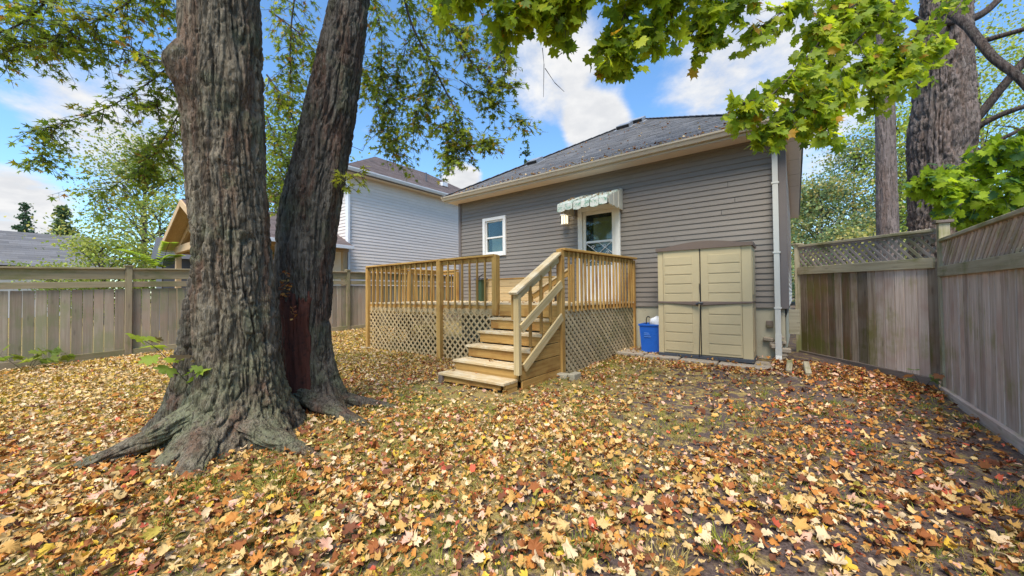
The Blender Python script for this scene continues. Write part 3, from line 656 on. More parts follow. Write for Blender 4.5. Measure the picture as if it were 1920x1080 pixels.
for y in (4.47, 4.76, 5.03):
    t = (y-NWY)/(DYF-.08-NWY); beam('baluster', (SX1+.025, y, .40+t*.64), (SX1+.025, y, 1.28+t*.64), .04, .04, M_DECK, st, up=(0, 1, 0))
# inner step rail by the door
ir = thing('inner_stair_rail', (-4.2, 6.9, DZ), 'short sloping stair rail on the deck before the door', 'handrail')
a, b = Vector((-4.55, 6.75, 1.36)), Vector((-3.75, 6.9, 1.86))
beam('sloping_rail', a, b, .09, .036, M_TREAD, ir); beam('sloping_rail', a-Vector((0, 0, .08)), b-Vector((0, 0, .08)), .036, .1, M_DECK, ir)
beam('post', (-3.72, 6.92, DZ), (-3.72, 6.92, 1.95), .09, .09, M_DECK, ir, up=(0, 1, 0)); beam('post', (-4.6, 6.75, DZ), (-4.6, 6.75, 1.4), .07, .07, M_DECK, ir, up=(0, 1, 0))
for t in (.25, .5, .75): q = a.lerp(b, t); beam('baluster', (q.x, q.y+.03, DZ), (q.x, q.y+.03, q.z-.05), .034, .034, M_DECK, ir, up=(0, 1, 0))
# plank storage box on the deck by the wall
bb = thing('plank_box', (-5.6, 7.6, DZ), 'long low box of pine planks on the deck against the wall', 'storage box')
for i in range(3):
    beam('plank', (-6.72, 7.56, DZ+.095+i*.185), (-4.5, 7.56, DZ+.095+i*.185), .03, .178, M_LAT, bb); beam('plank', (-6.72, 7.58, DZ+.095+i*.185), (-6.72, 7.85, DZ+.095+i*.185), .03, .178, M_LAT, bb)
beam('lid', (-6.76, 7.70, DZ+.575), (-4.46, 7.70, DZ+.575), .33, .03, M_DECK, bb)
gb = thing('green_bin', (-6.62, 7.35, DZ), 'dark green bin standing on the deck beside the plank box', 'bin')
obj('body', mesh('bin_body', *prism([(-6.73, 7.28, DZ), (-6.53, 7.28, DZ), (-6.52, 7.46, DZ), (-6.74, 7.46, DZ)], (0, 0, .56)), M_GRN), gb); box('lid', (-6.77, 7.24, DZ+.56), (-6.49, 7.5, DZ+.61), M_DGR, gb, .012)
obj('handle', mesh('handle', *tube([(-6.6, 7.24, DZ+.6), (-6.5, 7.22, DZ+.66), (-6.42, 7.24, DZ+.7)], .012, 6), M_BLK), gb)
# concrete blocks under the corner post
for (lo, hi, lb) in (((-3.25, 5.16, -.04), (-2.87, 5.30, .075), 'long grey concrete block under the front deck corner post'), ((-2.86, 5.18, -.04), (-2.74, 5.42, .09), 'short grey concrete block on end beside the deck corner post')):
    tag(box('concrete_block', lo, hi, M_BLOCK, None, .012), lb, 'concrete block')
for (x, y, lb) in ((-8.70, 5.30, 'flat stone under the far left deck corner post'),):
    tag(box('footing_stone', (x-.14, y-.13, -.03), (x+.16, y+.12, .045), M_BLOCK, None, .02), lb, 'stone')

# ================================================================== STORAGE CABINET
sh = thing('storage_cabinet', (-1.3, 7.5, .19), 'tall khaki plastic garden storage cabinet against the taupe wall', 'storage cabinet')
CX0, CX1, CY0, CY1, CZ0, CZ1 = -2.04, -.56, 7.20, 7.78, .19, 2.13
obj('body', mesh('cabinet_body', *join([bx((CX0, CY0+.03, CZ0+.05), (CX1, CY1, CZ1)), bx((CX0, CY0-.0, CZ0+.05), (CX0+.09, CY0+.03, CZ1)), bx((CX1-.14, CY0, CZ0+.05), (CX1, CY0+.03, CZ1))]), M_SHED), sh)
box('base', (CX0-.01, CY0-.015, CZ0-.01), (CX1+.012, CY1, CZ0+.055), M_SHEDB, sh, .008)
def cab_door(x0, x1, px0, px1, nm):
    d_ = obj('door', box_mesh(round(x1-x0, 3), .03, CZ1-CZ0-.07, M_SHED, .008), sh, Matrix.Translation(((x0+x1)/2, CY0+.004, (CZ0+CZ1)/2+.03)))
    for half in (0, 1):
        zb = (CZ0+.10, CZ0+.97)[half]; n_ = 5; ph_ = .168
        for i in range(n_):
            z = zb+i*ph_; box('panel', (px0, CY0-.020, z+.010), (px1, CY0-.008, z+ph_-.012), M_SHED, d_, .006)
    return d_
XMID = -1.325
dl = cab_door(CX0+.095, XMID-.006, CX0+.13, XMID-.13, 'l'); dr = cab_door(XMID+.006, CX1-.145, XMID+.13, CX1-.165, 'r')
hl = [(CX0+.005, CY0-.014), (CX0+.2, CY0-.03), (XMID-.2, CY0-.06), (XMID-.03, CY0-.055)]
def strap(x0, x1, flip, par):
    V_ = []; n_ = 14
    for i in range(n_+1):
        t = i/n_; s = (t if not flip else 1-t); x = x0+(x1-x0)*t; dep = .02+.035*s**1.3; hh = .018+.028*s**1.2
        V_ += [(x, CY0-.01, 1.175-hh-.02*s), (x, CY0-.01-dep, 1.175-hh*.7-.02*s), (x, CY0-.01-dep, 1.175+hh*.5-.02*s), (x, CY0-.01, 1.175+hh*.8-.02*s)]
    F_ = [[i*4+k, (i+1)*4+k, (i+1)*4+(k+1) % 4, i*4+(k+1) % 4] for i in range(n_) for k in range(4)]+[[0, 1, 2, 3], [n_*4+3, n_*4+2, n_*4+1, n_*4]]
    obj('handle', mesh('handle', V_, F_, M_SHEDT), par)
strap(CX0, XMID-.03, False, dl); strap(XMID+.0, CX1+.0, True, dr)
box('belt', (CX1, CY0-.004, 1.165), (CX1+.012, CY1, 1.19), M_SHEDT, sh, .004)
obj('latch', mesh('latch', *tube([(XMID-.06, CY0-.075, 1.14), (XMID-.01, CY0-.09, 1.16), (XMID+.05, CY0-.07, 1.165)], .016, 8), M_SHEDB), sh)
obj('door_cord', mesh('door_cord', *join([tube([(XMID-.012, CY0-.03, 1.5), (XMID+.006, CY0-.05, 1.2), (XMID-.03, CY0-.03, CZ0+.02)], .006, 5), tube([(XMID+.004, CY0-.016, 2.1), (XMID+.004, CY0-.016, CZ0+.04)], .006, 5)]), M_BLK), sh)
poly = []
n_ = 20
for i in range(n_+1):
    t = i/n_; x = CX0-.025+(CX1-CX0+.05)*t; poly.append((x, CY0-.04, 2.165+.075*(math.sin(math.pi*min(1, max(0, (t-.08)/.84)))**1.1 if .08 < t < .92 else 0)))
poly = [(CX0-.025, CY0-.04, 2.105)]+poly+[(CX1+.025, CY0-.04, 2.105)]
obj('roof', mesh('cabinet_roof', *prism(poly, (0, CY1-CY0+.06, 0)), M_SHEDT), sh)
for z0 in (.35, 1.3): box('side_panel', (CX1+.0, CY0+.1, z0), (CX1+.01, CY1-.09, z0+.72), M_SHED, sh, .004)
# paving slabs in front of the cabinet
SLB = [(-2.98, -2.30), (-2.28, -1.66), (-1.64, -1.06), (-1.04, -.30)]
for i, (a, b) in enumerate(SLB):
    lb = ['leaf strewn concrete slab beside the deck lattice', 'concrete slab before the blue bin end of the cabinet', 'concrete slab under the middle of the cabinet doors', 'worn concrete slab ending by the white downspout'][i]
    ya = 7.17-.02*i+.05*(i == 0)
    v, f = bx((a, ya-.10, -.02), (b, 7.8, .0)); Mx = Matrix.Translation((0, 0, .175-.012*i)) @ Matrix.Rotation(R_([-.6, .5, -.4, .9][i]), 4, 'Y')
    m_ = box_mesh(b-a, .72, .075, M_SLAB, .014); tag(obj('paving_slab', m_, None, Matrix.Translation(((a+b)/2, ya+.22, .165-.012*i)) @ Matrix.Rotation(R_([.8, -.6, .5, 1.0][i]), 4, 'Y')), lb, 'paving slab', 'paving slabs along the house wall')
# blue recycling box with a white bag
rb_ = thing('recycling_bin', (-2.3, 7.55, .19), 'blue plastic recycling bin between lattice and storage cabinet', 'recycling bin')
def frustum(cx, cy, z0, z1, a0, b0, a1, b1, t=.008):
    o0 = [(cx-a0, cy-b0, z0), (cx+a0, cy-b0, z0), (cx+a0, cy+b0, z0), (cx-a0, cy+b0, z0)]; o1 = [(cx-a1, cy-b1, z1), (cx+a1, cy-b1, z1), (cx+a1, cy+b1, z1), (cx-a1, cy+b1, z1)]
    i1 = [(cx-a1+t, cy-b1+t, z1), (cx+a1-t, cy-b1+t, z1), (cx+a1-t, cy+b1-t, z1), (cx-a1+t, cy+b1-t, z1)]; i0 = [(cx-a0+t, cy-b0+t, z0+t), (cx+a0-t, cy-b0+t, z0+t), (cx+a0-t, cy+b0-t, z0+t), (cx-a0+t, cy+b0-t, z0+t)]
    V_ = o0+o1+i1+i0; F_ = [[3, 2, 1, 0]]+[[i, (i+1) % 4, 4+(i+1) % 4, 4+i] for i in range(4)]+[[4+i, 4+(i+1) % 4, 8+(i+1) % 4, 8+i] for i in range(4)]+[[8+i, 8+(i+1) % 4, 12+(i+1) % 4, 12+i] for i in range(4)]+[[12, 13, 14, 15]]
    return V_, F_
obj('body', mesh('bin_body', *frustum(-2.235, 7.56, .2, .73, .185, .19, .215, .22), M_BLUE), rb_)
for lo, hi in (((-2.465, 7.325, .705), (-2.005, 7.345, .74)), ((-2.465, 7.775, .705), (-2.005, 7.795, .74)), ((-2.47, 7.345, .705), (-2.45, 7.775, .74)), ((-2.02, 7.345, .705), (-2.0, 7.775, .74))): box('rim', lo, hi, M_BLUE, rb_, .006)
for i, zz_ in enumerate((.56, .525, .49)): box('printed_line', (-2.36, 7.3475-.003*i, zz_), (-2.27+.02*i, 7.3515-.003*i, zz_+.012), paint('pale_blue_print%d' % i, (.12, .26, .58), .5), rb_, .001)
bag_v = []
nu, nv = 18, 12
for i in range(nv+1):
    for j in range(nu):
        th, phi = 2*math.pi*j/nu, math.pi*i/nv; r = 1+.22*math.sin(3*th+2*phi)*math.sin(phi)+random.uniform(-.07, .07)
        bag_v.append((-2.15+.13*r*math.sin(phi)*math.cos(th), 7.52+.14*r*math.sin(phi)*math.sin(th), .77+.12*r*math.cos(phi)))
bag_f = [[i*nu+j, i*nu+(j+1) % nu, (i+1)*nu+(j+1) % nu, (i+1)*nu+j] for i in range(nv) for j in range(nu)]
tag(obj('plastic_bag', mesh('plastic_bag', bag_v, bag_f, M_WHP, True)), 'crumpled white plastic bag heaped in the blue bin', 'bag')
tag(obj('metal_hook', mesh('metal_hook', *tube(spline([(-2.36, 7.5, .7), (-2.36, 7.5, .83), (-2.33, 7.5, .88), (-2.29, 7.5, .86)]), .010, 6), M_BLK)), 'bent black metal hook sticking out of the blue bin', 'hook')
# two mossy stakes by the downspout
for (x0, y0, x1, y1, lb) in ((-.09, 7.36, -.10, 6.98, 'short mossy wood block on the leaves nearest the downspout'), (.11, 7.34, .13, 6.9, 'short mossy wood block on the leaves nearest the gate panel')):
    tag(beam('wood_block', (x0, y0, .235), (x1, y1, .14), .075, .07, M_FRR, None, b=.01), lb, 'wood block')
tag(beam('rotten_plank', (-.34, 6.93, .12), (.02, 6.72, .09), .09, .04, M_DARKW, None, b=.01), 'dark rotten plank half buried below the two wood blocks', 'plank')
# ================================================================== FENCES
FX = -11.3
lf = thing('fence', (FX, 3, .1), 'long grey board fence with open top rail along the left side', 'fence')
pys = [1.39+2.44*i for i in range(-3, 5)]
for y in pys:
    z = float(gz(FX, y)); b_ = z-.1
    beam('post', (FX+.02, y, b_), (FX+.02, y, z+1.90), .105, .105, M_FLR, lf, up=(0, 1, 0)); beam('post_cap', (FX+.02, y-.075, z+1.915), (FX+.02, y+.075, z+1.915), .15, .03, M_FLR, lf)
for y0, y1 in zip(pys, pys[1:]):
    z0, z1 = float(gz(FX, y0)), float(gz(FX, y1)); za = lambda y: z0+(z1-z0)*(y-y0)/(y1-y0)
    A, B = y0+.055, y1-.055; z0 -= .05; z1 -= .05
    for nm, zc, w_, h, ox in (('cap_rail', 1.905, .13, .035, .02), ('upper_rail', 1.785, .035, .2, .02), ('lower_rail', 1.575, .05, .12, .03), ('kick_board', .13, .04, .15, .035)):
        beam(nm, (FX+ox, A, z0+zc), (FX+ox, B, z1+zc), w_, h, M_FLR, lf)
    y = A; n_ = 16; wd = (B-A)/n_
    for i in range(n_):
        yc = y+(i+.5)*wd; zg = za(yc)-.05
        ww = wd-random.choice((.006, .008, .010, .014)); tilt = random.uniform(-.004, .004)
        beam('board', (FX+random.uniform(-.004, .004), yc+tilt, zg+.06), (FX, yc-tilt, zg+1.53), .02, ww, M_FL, lf, up=(0, 1, 0))
# right-hand fences
GA, GB = Vector((.02, 9.24, 0)), Vector((1.50, 7.20, 0)); gd = (GB-GA).normalized(); go = Vector((gd.y, -gd.x, 0))*1  # towards the yard
if go.dot(Vector((-1, -1, 0))) < 0: go = -go
gf = thing('gate_panel', (.8, 8.2, .1), 'mossy fence panel with lattice top between bungalow and corner post', 'fence')
GL = (GB-GA).length
def gp_(t, z, o=0.): return GA+gd*t+go*o+Vector((0, 0, z))
beam('post', gp_(.04, 0), gp_(.04, 2.26), .1, .1, M_FRR, gf, up=(0, 1, 0))
beam('post_cap', gp_(-.04, 2.27), gp_(.12, 2.27), .15, .03, M_FRR, gf)
zL, zR = .0, -.06
beam('top_cap', gp_(.09, 2.225), gp_(GL-.05, 2.13), .075, .04, M_FRR, gf)
beam('middle_rail', gp_(.09, 1.745, .025), gp_(GL-.05, 1.70, .025), .045, .14, M_FRR, gf)
beam('bottom_plate', gp_(.09, .13, .03), gp_(GL-.05, .11, .03), .05, .16, M_DARKW, gf)
beam('lattice_frame', gp_(.09, 2.185, .0), gp_(GL-.05, 2.095, .0), .03, .035, M_FLAT, gf)
lattice(gf, gp_(.09, 0, -.01), gd, GL-.15, 1.76, 2.16, .118, .040, .009, M_FLAT, go)
t = .11; i = 0
while t < GL-.04:
    wd = random.uniform(.13, .175); gap = .024 if i in (4, 6) else random.choice((.006, .008, .010))
    wd = min(wd, GL-.01-t)
    o_ = beam('board', gp_(t+wd/2, .16-.02*(i % 3), random.uniform(-.004, .004)), gp_(t+wd/2+random.uniform(-.004, .004), 1.72), .022, wd-gap, (M_FG, M_FG2, M_FG2, M_FG2, M_FG2, M_FG, M_FG2, M_FG, M_FG, M_FG)[i] if i < 10 else M_FG if t > GL-.2 else M_FR, gf, up=gd); t += wd; i += 1
RX = 1.50
rf = thing('fence', (RX, 4, .0), 'mauve grey board fence with lattice top along the right edge', 'fence')
for y in (7.14, 4.62, 2.18, -.26): beam('post', (RX+.02, y, -.2), (RX+.02, y, 2.2), .1, .1, M_FRR if y > 7 else M_FR, rf, up=(0, 1, 0)); beam('post_cap', (RX+.02, y-.08, 2.215), (RX+.02, y+.08, 2.215), .16, .035, M_DARKW, rf)
for y1, y0 in ((7.14, 4.62), (4.62, 2.18), (2.18, -.26)):
    A, B = y0+.055, y1-.055
    for nm, zc, w_, h, ox, mt in (('top_cap', 1.975, .08, .04, 0, M_FRR), ('middle_rail', 1.575, .045, .13, -.03, M_FRR), ('kick_board', .03, .045, .17, -.035, M_FR)): beam(nm, (RX+ox, A, zc), (RX+ox, B, zc), w_, h, mt, rf)
    lattice(rf, (RX+.01, A, 0), (0, 1, 0), B-A, 1.60, 1.955, .098, .046, .009, M_FR, (-1, 0, 0))
    n_ = 17; wd = (B-A)/n_
    for i in range(n_):
        yc = A+(i+.5)*wd; beam('board', (RX+random.uniform(-.006, .004), yc, .04), (RX+random.uniform(-.006, .004), yc+random.uniform(-.005, .005), 1.55),   .022, wd-random.choice((.006, .009, .013)), M_FR, rf, up=(0, 1, 0))

# ================================================================== LEAF TOOLS
def outline(h):
    h = sorted(h); full = [(a, r) for a, r in h]+[(360-a, r) for a, r in h[::-1] if 0 < a < 180]
    return np.array([(r*math.sin(math.radians(a)), r*math.cos(math.radians(a))) for a, r in full])
O_BIG = outline([(0, 1.), (9, .72), (17, .76), (26, .60), (36, .70), (44, .96), (52, .76), (61, .80), (71, .58), (84, .62), (95, .80), (106, .62), (125, .58), (150, .40), (180, .16)])
O_SM = outline([(0, 1.), (9, .56), (16, .58), (25, .30), (38, .52), (45, .88), (54, .50), (74, .26), (92, .40), (102, .62), (116, .32), (180, .14)])
O_LIT = outline([(0, 1.), (12, .68), (26, .58), (44, .90), (60, .66), (74, .56), (97, .74), (125, .5), (180, .25)])
def templates(O, n, curl, seed, ring=False):
    """leaf shapes bent about two axes, crumpled at the lobes"""
    rs = np.random.default_rng(seed); T = []; N = len(O)
    for _ in range(n):
        q = O*np.array([rs.uniform(.85, 1.1), rs.uniform(.9, 1.1)])
        q = q*rs.uniform(.82, 1.12, (N, 1)); q[:, 0] *= rs.uniform(.55, 1.05) if curl > .8 else 1.
        v2 = np.concatenate([[[0, 0]], q*.5, q]) if ring else np.concatenate([[[0, 0]], q])
        x, y = v2[:, 0], v2[:, 1]; r2 = x*x+y*y
        kx = curl*rs.uniform(.4, 2.2)*rs.choice([-1, 1]); ky = curl*rs.uniform(-1.3, 1.3); an = rs.uniform(-.7, .7); ca, sa = math.cos(an), math.sin(an)
        xr, yr = ca*x-sa*y, sa*x+ca*y
        X = np.sin(kx*xr)/kx; Z = (1-np.cos(kx*xr))/kx; Y = yr+0.; ky = ky if abs(ky) > .05 else .05
        Y2 = np.sin(ky*Y)/ky; Z = Z+(1-np.cos(ky*Y))/ky+rs.uniform(-.3, .3, len(x))*curl*r2**.5*.6
        v = np.stack([ca*X+sa*Y2, -sa*X+ca*Y2, Z], 1)
        if ring:
            f = [[0, 1+i, 1+(i+1) % N] for i in range(N)]
            for i in range(N): f += [[1+i, 1+N+i, 1+N+(i+1) % N], [1+i, 1+N+(i+1) % N, 1+(i+1) % N]]
        else: f = [[0, 1+i, 1+(i+1) % N] for i in range(N)]
        T.append((v, np.array(f)))
    return T
T_BIG = templates(O_BIG, 6, .35, 1); T_SM = templates(O_SM, 6, .35, 2); O_LITF = outline([(0, 1.), (26, .62), (44, .90), (74, .58), (97, .74), (180, .3)]); T_LIT = templates(O_LIT, 28, 1.35, 3); T_LITF = templates(O_LITF, 16, 1.3, 33); T_LITH = templates(O_BIG, 20, 1.2, 4, True)
DIA = np.array([(0, -.1), (.42, .35), (0, 1.), (-.42, .35)])
T_DIA = [(np.array([(x, y, .15*(abs(x)*s)) for x, y in DIA]), np.array([[0, 1, 2], [0, 2, 3]])) for s in (1, -1)]
def nrmz(a): return a/np.maximum(np.linalg.norm(a, axis=-1, keepdims=True), 1e-9)
def leaf_frames(tip, nor):
    tip = nrmz(tip); side = nrmz(np.cross(tip, nor)); nor = np.cross(side, tip); return side, tip, nor
def leaves_mesh(name, pos, tip, nor, size, col, T, mat, center=0.):
    side, tip, nor = leaf_frames(tip, nor); vi = RNG.integers(0, len(T), len(pos)); VV, FF, CC = [], [], []; o = 0
    for k, (v, f) in enumerate(T):
        s = np.nonzero(vi == k)[0]
        if not len(s): continue
        vv = v+np.array([0, center, 0])
        X = pos[s][:, None]+size[s][:, None, None]*(vv[None, :, 0, None]*side[s][:, None]+vv[None, :, 1, None]*tip[s][:, None]+vv[None, :, 2, None]*nor[s][:, None])
        VV.append(X.reshape(-1, 3)); FF.append((f[None]+(np.arange(len(s))*len(v))[:, None, None]+o).reshape(-1, 3)); CC.append(np.repeat(col[s], len(v), 0)*RNG.uniform(.84, 1.14, (len(s)*len(v), 1))); o += len(s)*len(v)
    return mesh_np(name, np.concatenate(VV), np.concatenate(FF), mat, False, np.concatenate(CC))
def leaf_objs(name, parent, pos, tip, nor, size, cols, ci, T, mat, center=0., lab=None):
    """single leaves as objects sharing a few meshes (one per outline and colour)"""
    side, tip, nor = leaf_frames(tip, nor); ms = {}
    for i in range(len(pos)):
        k = (i % len(T), int(ci[i]))
        if k not in ms:
            v, f = T[k[0]]; ms[k] = mesh_np(name, v+np.array([0, center, 0]), f, mat, False, np.repeat(cols[k[1]][None], len(v), 0))
        s, t_, n_ = side[i], tip[i], nor[i]; z = size[i]
        M_ = Matrix(((s[0]*z, t_[0]*z, n_[0]*z, pos[i][0]), (s[1]*z, t_[1]*z, n_[1]*z, pos[i][1]), (s[2]*z, t_[2]*z, n_[2]*z, pos[i][2]), (0, 0, 0, 1)))
        o = obj(name, ms[k], parent, M_)
        if lab: lab(o, int(ci[i]))
def twig_mesh(name, segs, mat):
    a = np.array([s[0] for s in segs], float); b = np.array([s[1] for s in segs], float); r0 = np.array([s[2] for s in segs]); r1 = np.array([s[3] for s in segs])
    d = nrmz(b-a); ref = np.where(np.abs(d[:, 2:3]) > .9, np.array([[1., 0, 0]]), np.array([[0, 0, 1.]])); s = nrmz(np.cross(d, ref)); u = np.cross(d, s); V = []
    for (c, r) in ((a, r0), (b, r1)):
        for k in range(4): an = math.pi/2*k; V.append(c+r[:, None]*(math.cos(an)*s+math.sin(an)*u))
    V = np.stack(V, 1).reshape(-1, 3); base = (np.arange(len(a))*8)[:, None, None]
    q = np.array([[k, (k+1) % 4, 4+(k+1) % 4, 4+k] for k in range(4)])[None]+base
    return mesh_np(name, V, q.reshape(-1, 4), mat, True)

# ================================================================== THE TWIN-TRUNKED MAPLE
mt = thing('maple_tree', (TC[0], TC[1], 0), 'huge twin trunked old maple with furrowed bark on the near left', 'tree')
def trunk_mesh(name, cl, rad, nth, nh, lobes, amp, mat, seed, dents=(), bumps=(), hmax=None):
    """cl: list of (z, x, y) centre-line knots, rad: list of (z, r)"""
    zk = np.array([c[0] for c in cl]); top = hmax or zk[-1]; z = np.linspace(zk[0], top, nh); th = np.linspace(0, 2*math.pi, nth, endpoint=False)
    def sm(zq, xk, yk):
        y = np.interp(zq, xk, yk); kk = 9
        yp = np.pad(y, kk, mode='reflect', reflect_type='odd'); return np.convolve(yp, np.ones(2*kk+1)/(2*kk+1), 'same')[kk:-kk]
    cx, cy = sm(z, zk, [c[1] for c in cl]), sm(z, zk, [c[2] for c in cl]); r = sm(z, [c[0] for c in rad], [c[1] for c in rad])
    Z, TH = np.meshgrid(z, th, indexing='ij'); Rr = np.repeat(r[:, None], nth, 1); r_mean = Rr.copy()
    for (an, wd, A, hh) in lobes:
        da = (TH-an+math.pi) % (2*math.pi)-math.pi; Rr = Rr+A*np.exp(-(da/wd)**2)*np.exp(-np.clip(Z, 0, None)/hh)
    for (an, z0, wd, hz, A) in tuple(dents)+tuple(bumps):
        da = (TH-an+math.pi) % (2*math.pi)-math.pi; Rr = Rr+A*np.exp(-(da/wd)**2-((Z-z0)/hz)**2)
    ct, st_ = np.cos(TH), np.sin(TH); q = np.stack([ct*r_mean, st_*r_mean, Z], -1)
    Rr = Rr*(1+.10*(fbm(q*np.array([3., 3., .7])+seed, 3)-.5))
    wv = (fbm(q*np.array([4., 4., 1.6])+seed+5, 3)-.5)*.10
    tw = np.stack([np.cos(TH+wv/r_mean)*r_mean, np.sin(TH+wv/r_mean)*r_mean, Z], -1)
    n1_ = fbm(tw*np.array([21., 21., 2.3])+seed, 2); n2_ = vnoise(tw*np.array([46., 46., 9.])+seed+9); n3_ = fbm(tw*np.array([60., 60., 34.])+seed+3, 2)
    ridge = 1-np.abs(2*n1_-1); ridge2 = 1-np.abs(2*n2_-1)
    plate = ss(.0, .30, np.abs(2*n1_-1))*.66+ss(0, .34, np.abs(2*n2_-1))*.26+.34*n3_
    brk = np.abs(2*fbm(tw*np.array([11., 11., 8.])+seed+40, 2)-1); plate = plate-.22*(1-ss(0, .16, brk))
    Rr = Rr+amp*(plate-.55)*(.65+.7*vnoise(q*np.array([2.2, 2.2, 1.1])+seed))
    X = cx[:, None]+Rr*ct; Y = cy[:, None]+Rr*st_
    V_ = np.stack([X, Y, Z], -1).reshape(-1, 3)
    i_, j_ = np.meshgrid(np.arange(nh-1), np.arange(nth), indexing='ij'); a = i_*nth+j_; b = i_*nth+(j_+1) % nth
    Q_ = np.stack([a, b, b+nth, a+nth], -1).reshape(-1, 4)
    return mesh_np(name, V_, Q_, mat, True)
def knots(list_):
    """(sight x, sight y, distance) -> (z, x, y)"""
    o_ = [P(*k_) for k_ in list_]; return sorted([(p_.z, p_.x, p_.y) for p_ in o_])
c1 = knots([(414, -420, 3.45), (414, 0, 3.42), (419, 200, 3.42), (428, 350, 3.42), (438, 480, 3.42), (449, 600, 3.42), (452, 720, 3.42)])
z0_, x0_, y0_ = c1[0]; c1 = [(-.25, x0_, y0_)]+c1
BC = (x0_, y0_)
def ang(x, y, c): return math.atan2(y-c[1], x-c[0])
camang = math.atan2(-BC[1], -BC[0])
trunk1 = obj('trunk', trunk_mesh('trunk', c1, [(-.25, .50), (0, .46), (.12, .42), (.3, .355), (.5, .305), (.8, .275), (1.4, .268), (2.2, .278), (3.2, .29), (6, .28)], 330, 460,
    [(ang(-4.6, .1, BC), .34, .36, .26), (ang(-3.3, .6, BC), .36, .28, .24), (ang(-2.95, 1.5, BC), .30, .40, .20), (ang(-5.2, .9, BC), .42, .26, .45), (ang(-4.2, 2.2, BC), .5, .2, .4), (ang(-3.8, .4, BC), .3, .22, .22)],
    .05, M_BARK, 3.3, dents=[(ang(-4.75, .55, BC), .36, .16, .17, -.30), (ang(-4.7, .55, BC), .62, .10, .35, -.10), (ang(-3.5, .5, BC), .2, .12, .16, -.07)],
    bumps=[(camang-1.0, 3.26, .36, .20, .15), (camang-1.1, 1.15, .28, .55, .06), (camang+.35, 3.25, .25, .14, .06), (camang-.15, 2.52, .09, .05, .05), (camang+.1, 1.6, .2, .5, .03)], hmax=5.6), mt)
c2 = knots([(740, -420, 4.5), (657, 0, 4.4), (640, 100, 4.35), (621, 200, 4.32), (602, 300, 4.3), (580, 400, 4.28), (571, 500, 4.27), (570, 620, 4.27), (574, 720, 4.27)])
z1_, x1_, y1_ = c2[0]; c2 = [(-.2, x1_, y1_)]+c2; BC2 = (x1_, y1_); ca2 = math.atan2(-BC2[1], -BC2[0])
RAD2 = [(-.2, .33), (0, .29), (.5, .215), (1.0, .215), (1.6, .265)]
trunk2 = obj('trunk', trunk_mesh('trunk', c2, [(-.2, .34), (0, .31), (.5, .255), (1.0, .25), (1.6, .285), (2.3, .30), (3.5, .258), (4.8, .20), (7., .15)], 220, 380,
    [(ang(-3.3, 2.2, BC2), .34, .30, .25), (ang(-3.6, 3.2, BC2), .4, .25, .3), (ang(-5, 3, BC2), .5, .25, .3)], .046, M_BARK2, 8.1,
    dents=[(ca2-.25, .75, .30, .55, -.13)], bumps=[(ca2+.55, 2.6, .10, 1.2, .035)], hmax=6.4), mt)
# rotten red-brown wood showing where the bark is gone between the trunks
def hollow(cl, rad, a0, a1, z0, z1, n1=90, n2=150):
    zk = np.array([c[0] for c in cl]); z = np.linspace(z0, z1, n2); th = np.linspace(a0, a1, n1); Z, TH = np.meshgrid(z, th, indexing='ij')
    cx = np.interp(z, zk, [c[1] for c in cl])[:, None]; cy = np.interp(z, zk, [c[2] for c in cl])[:, None]; r = np.interp(z, [c[0] for c in rad], [c[1] for c in rad])[:, None]
    u = (TH-a0)/(a1-a0); v = (Z-z0)/(z1-z0); q = np.stack([TH*2.4, Z*2., 0*Z], -1)
    edge = np.minimum(np.minimum(u, 1-u)*2.6, np.minimum(v*6, (1-v)*2.4))+(fbm(q*3, 3)-.5)*.7
    R2 = r+.05*ss(.05, .5, edge)-.09*(1-ss(0, .3, edge))+.05*(fbm(np.stack([TH*9, Z*3, 0*Z], -1), 3)-.5)
    V_ = np.stack([cx+R2*np.cos(TH), cy+R2*np.sin(TH), Z], -1).reshape(-1, 3); i_, j_ = np.meshgrid(np.arange(n2-1), np.arange(n1-1), indexing='ij'); a = (i_*n1+j_).ravel()
    return mesh_np('hollow_wood', V_, np.stack([a, a+1, a+n1+1, a+n1], 1), M_CAV, True)
obj('hollow_wood', hollow(c2, RAD2, ca2-1.25, ca2+.45, .02, 1.45), mt)
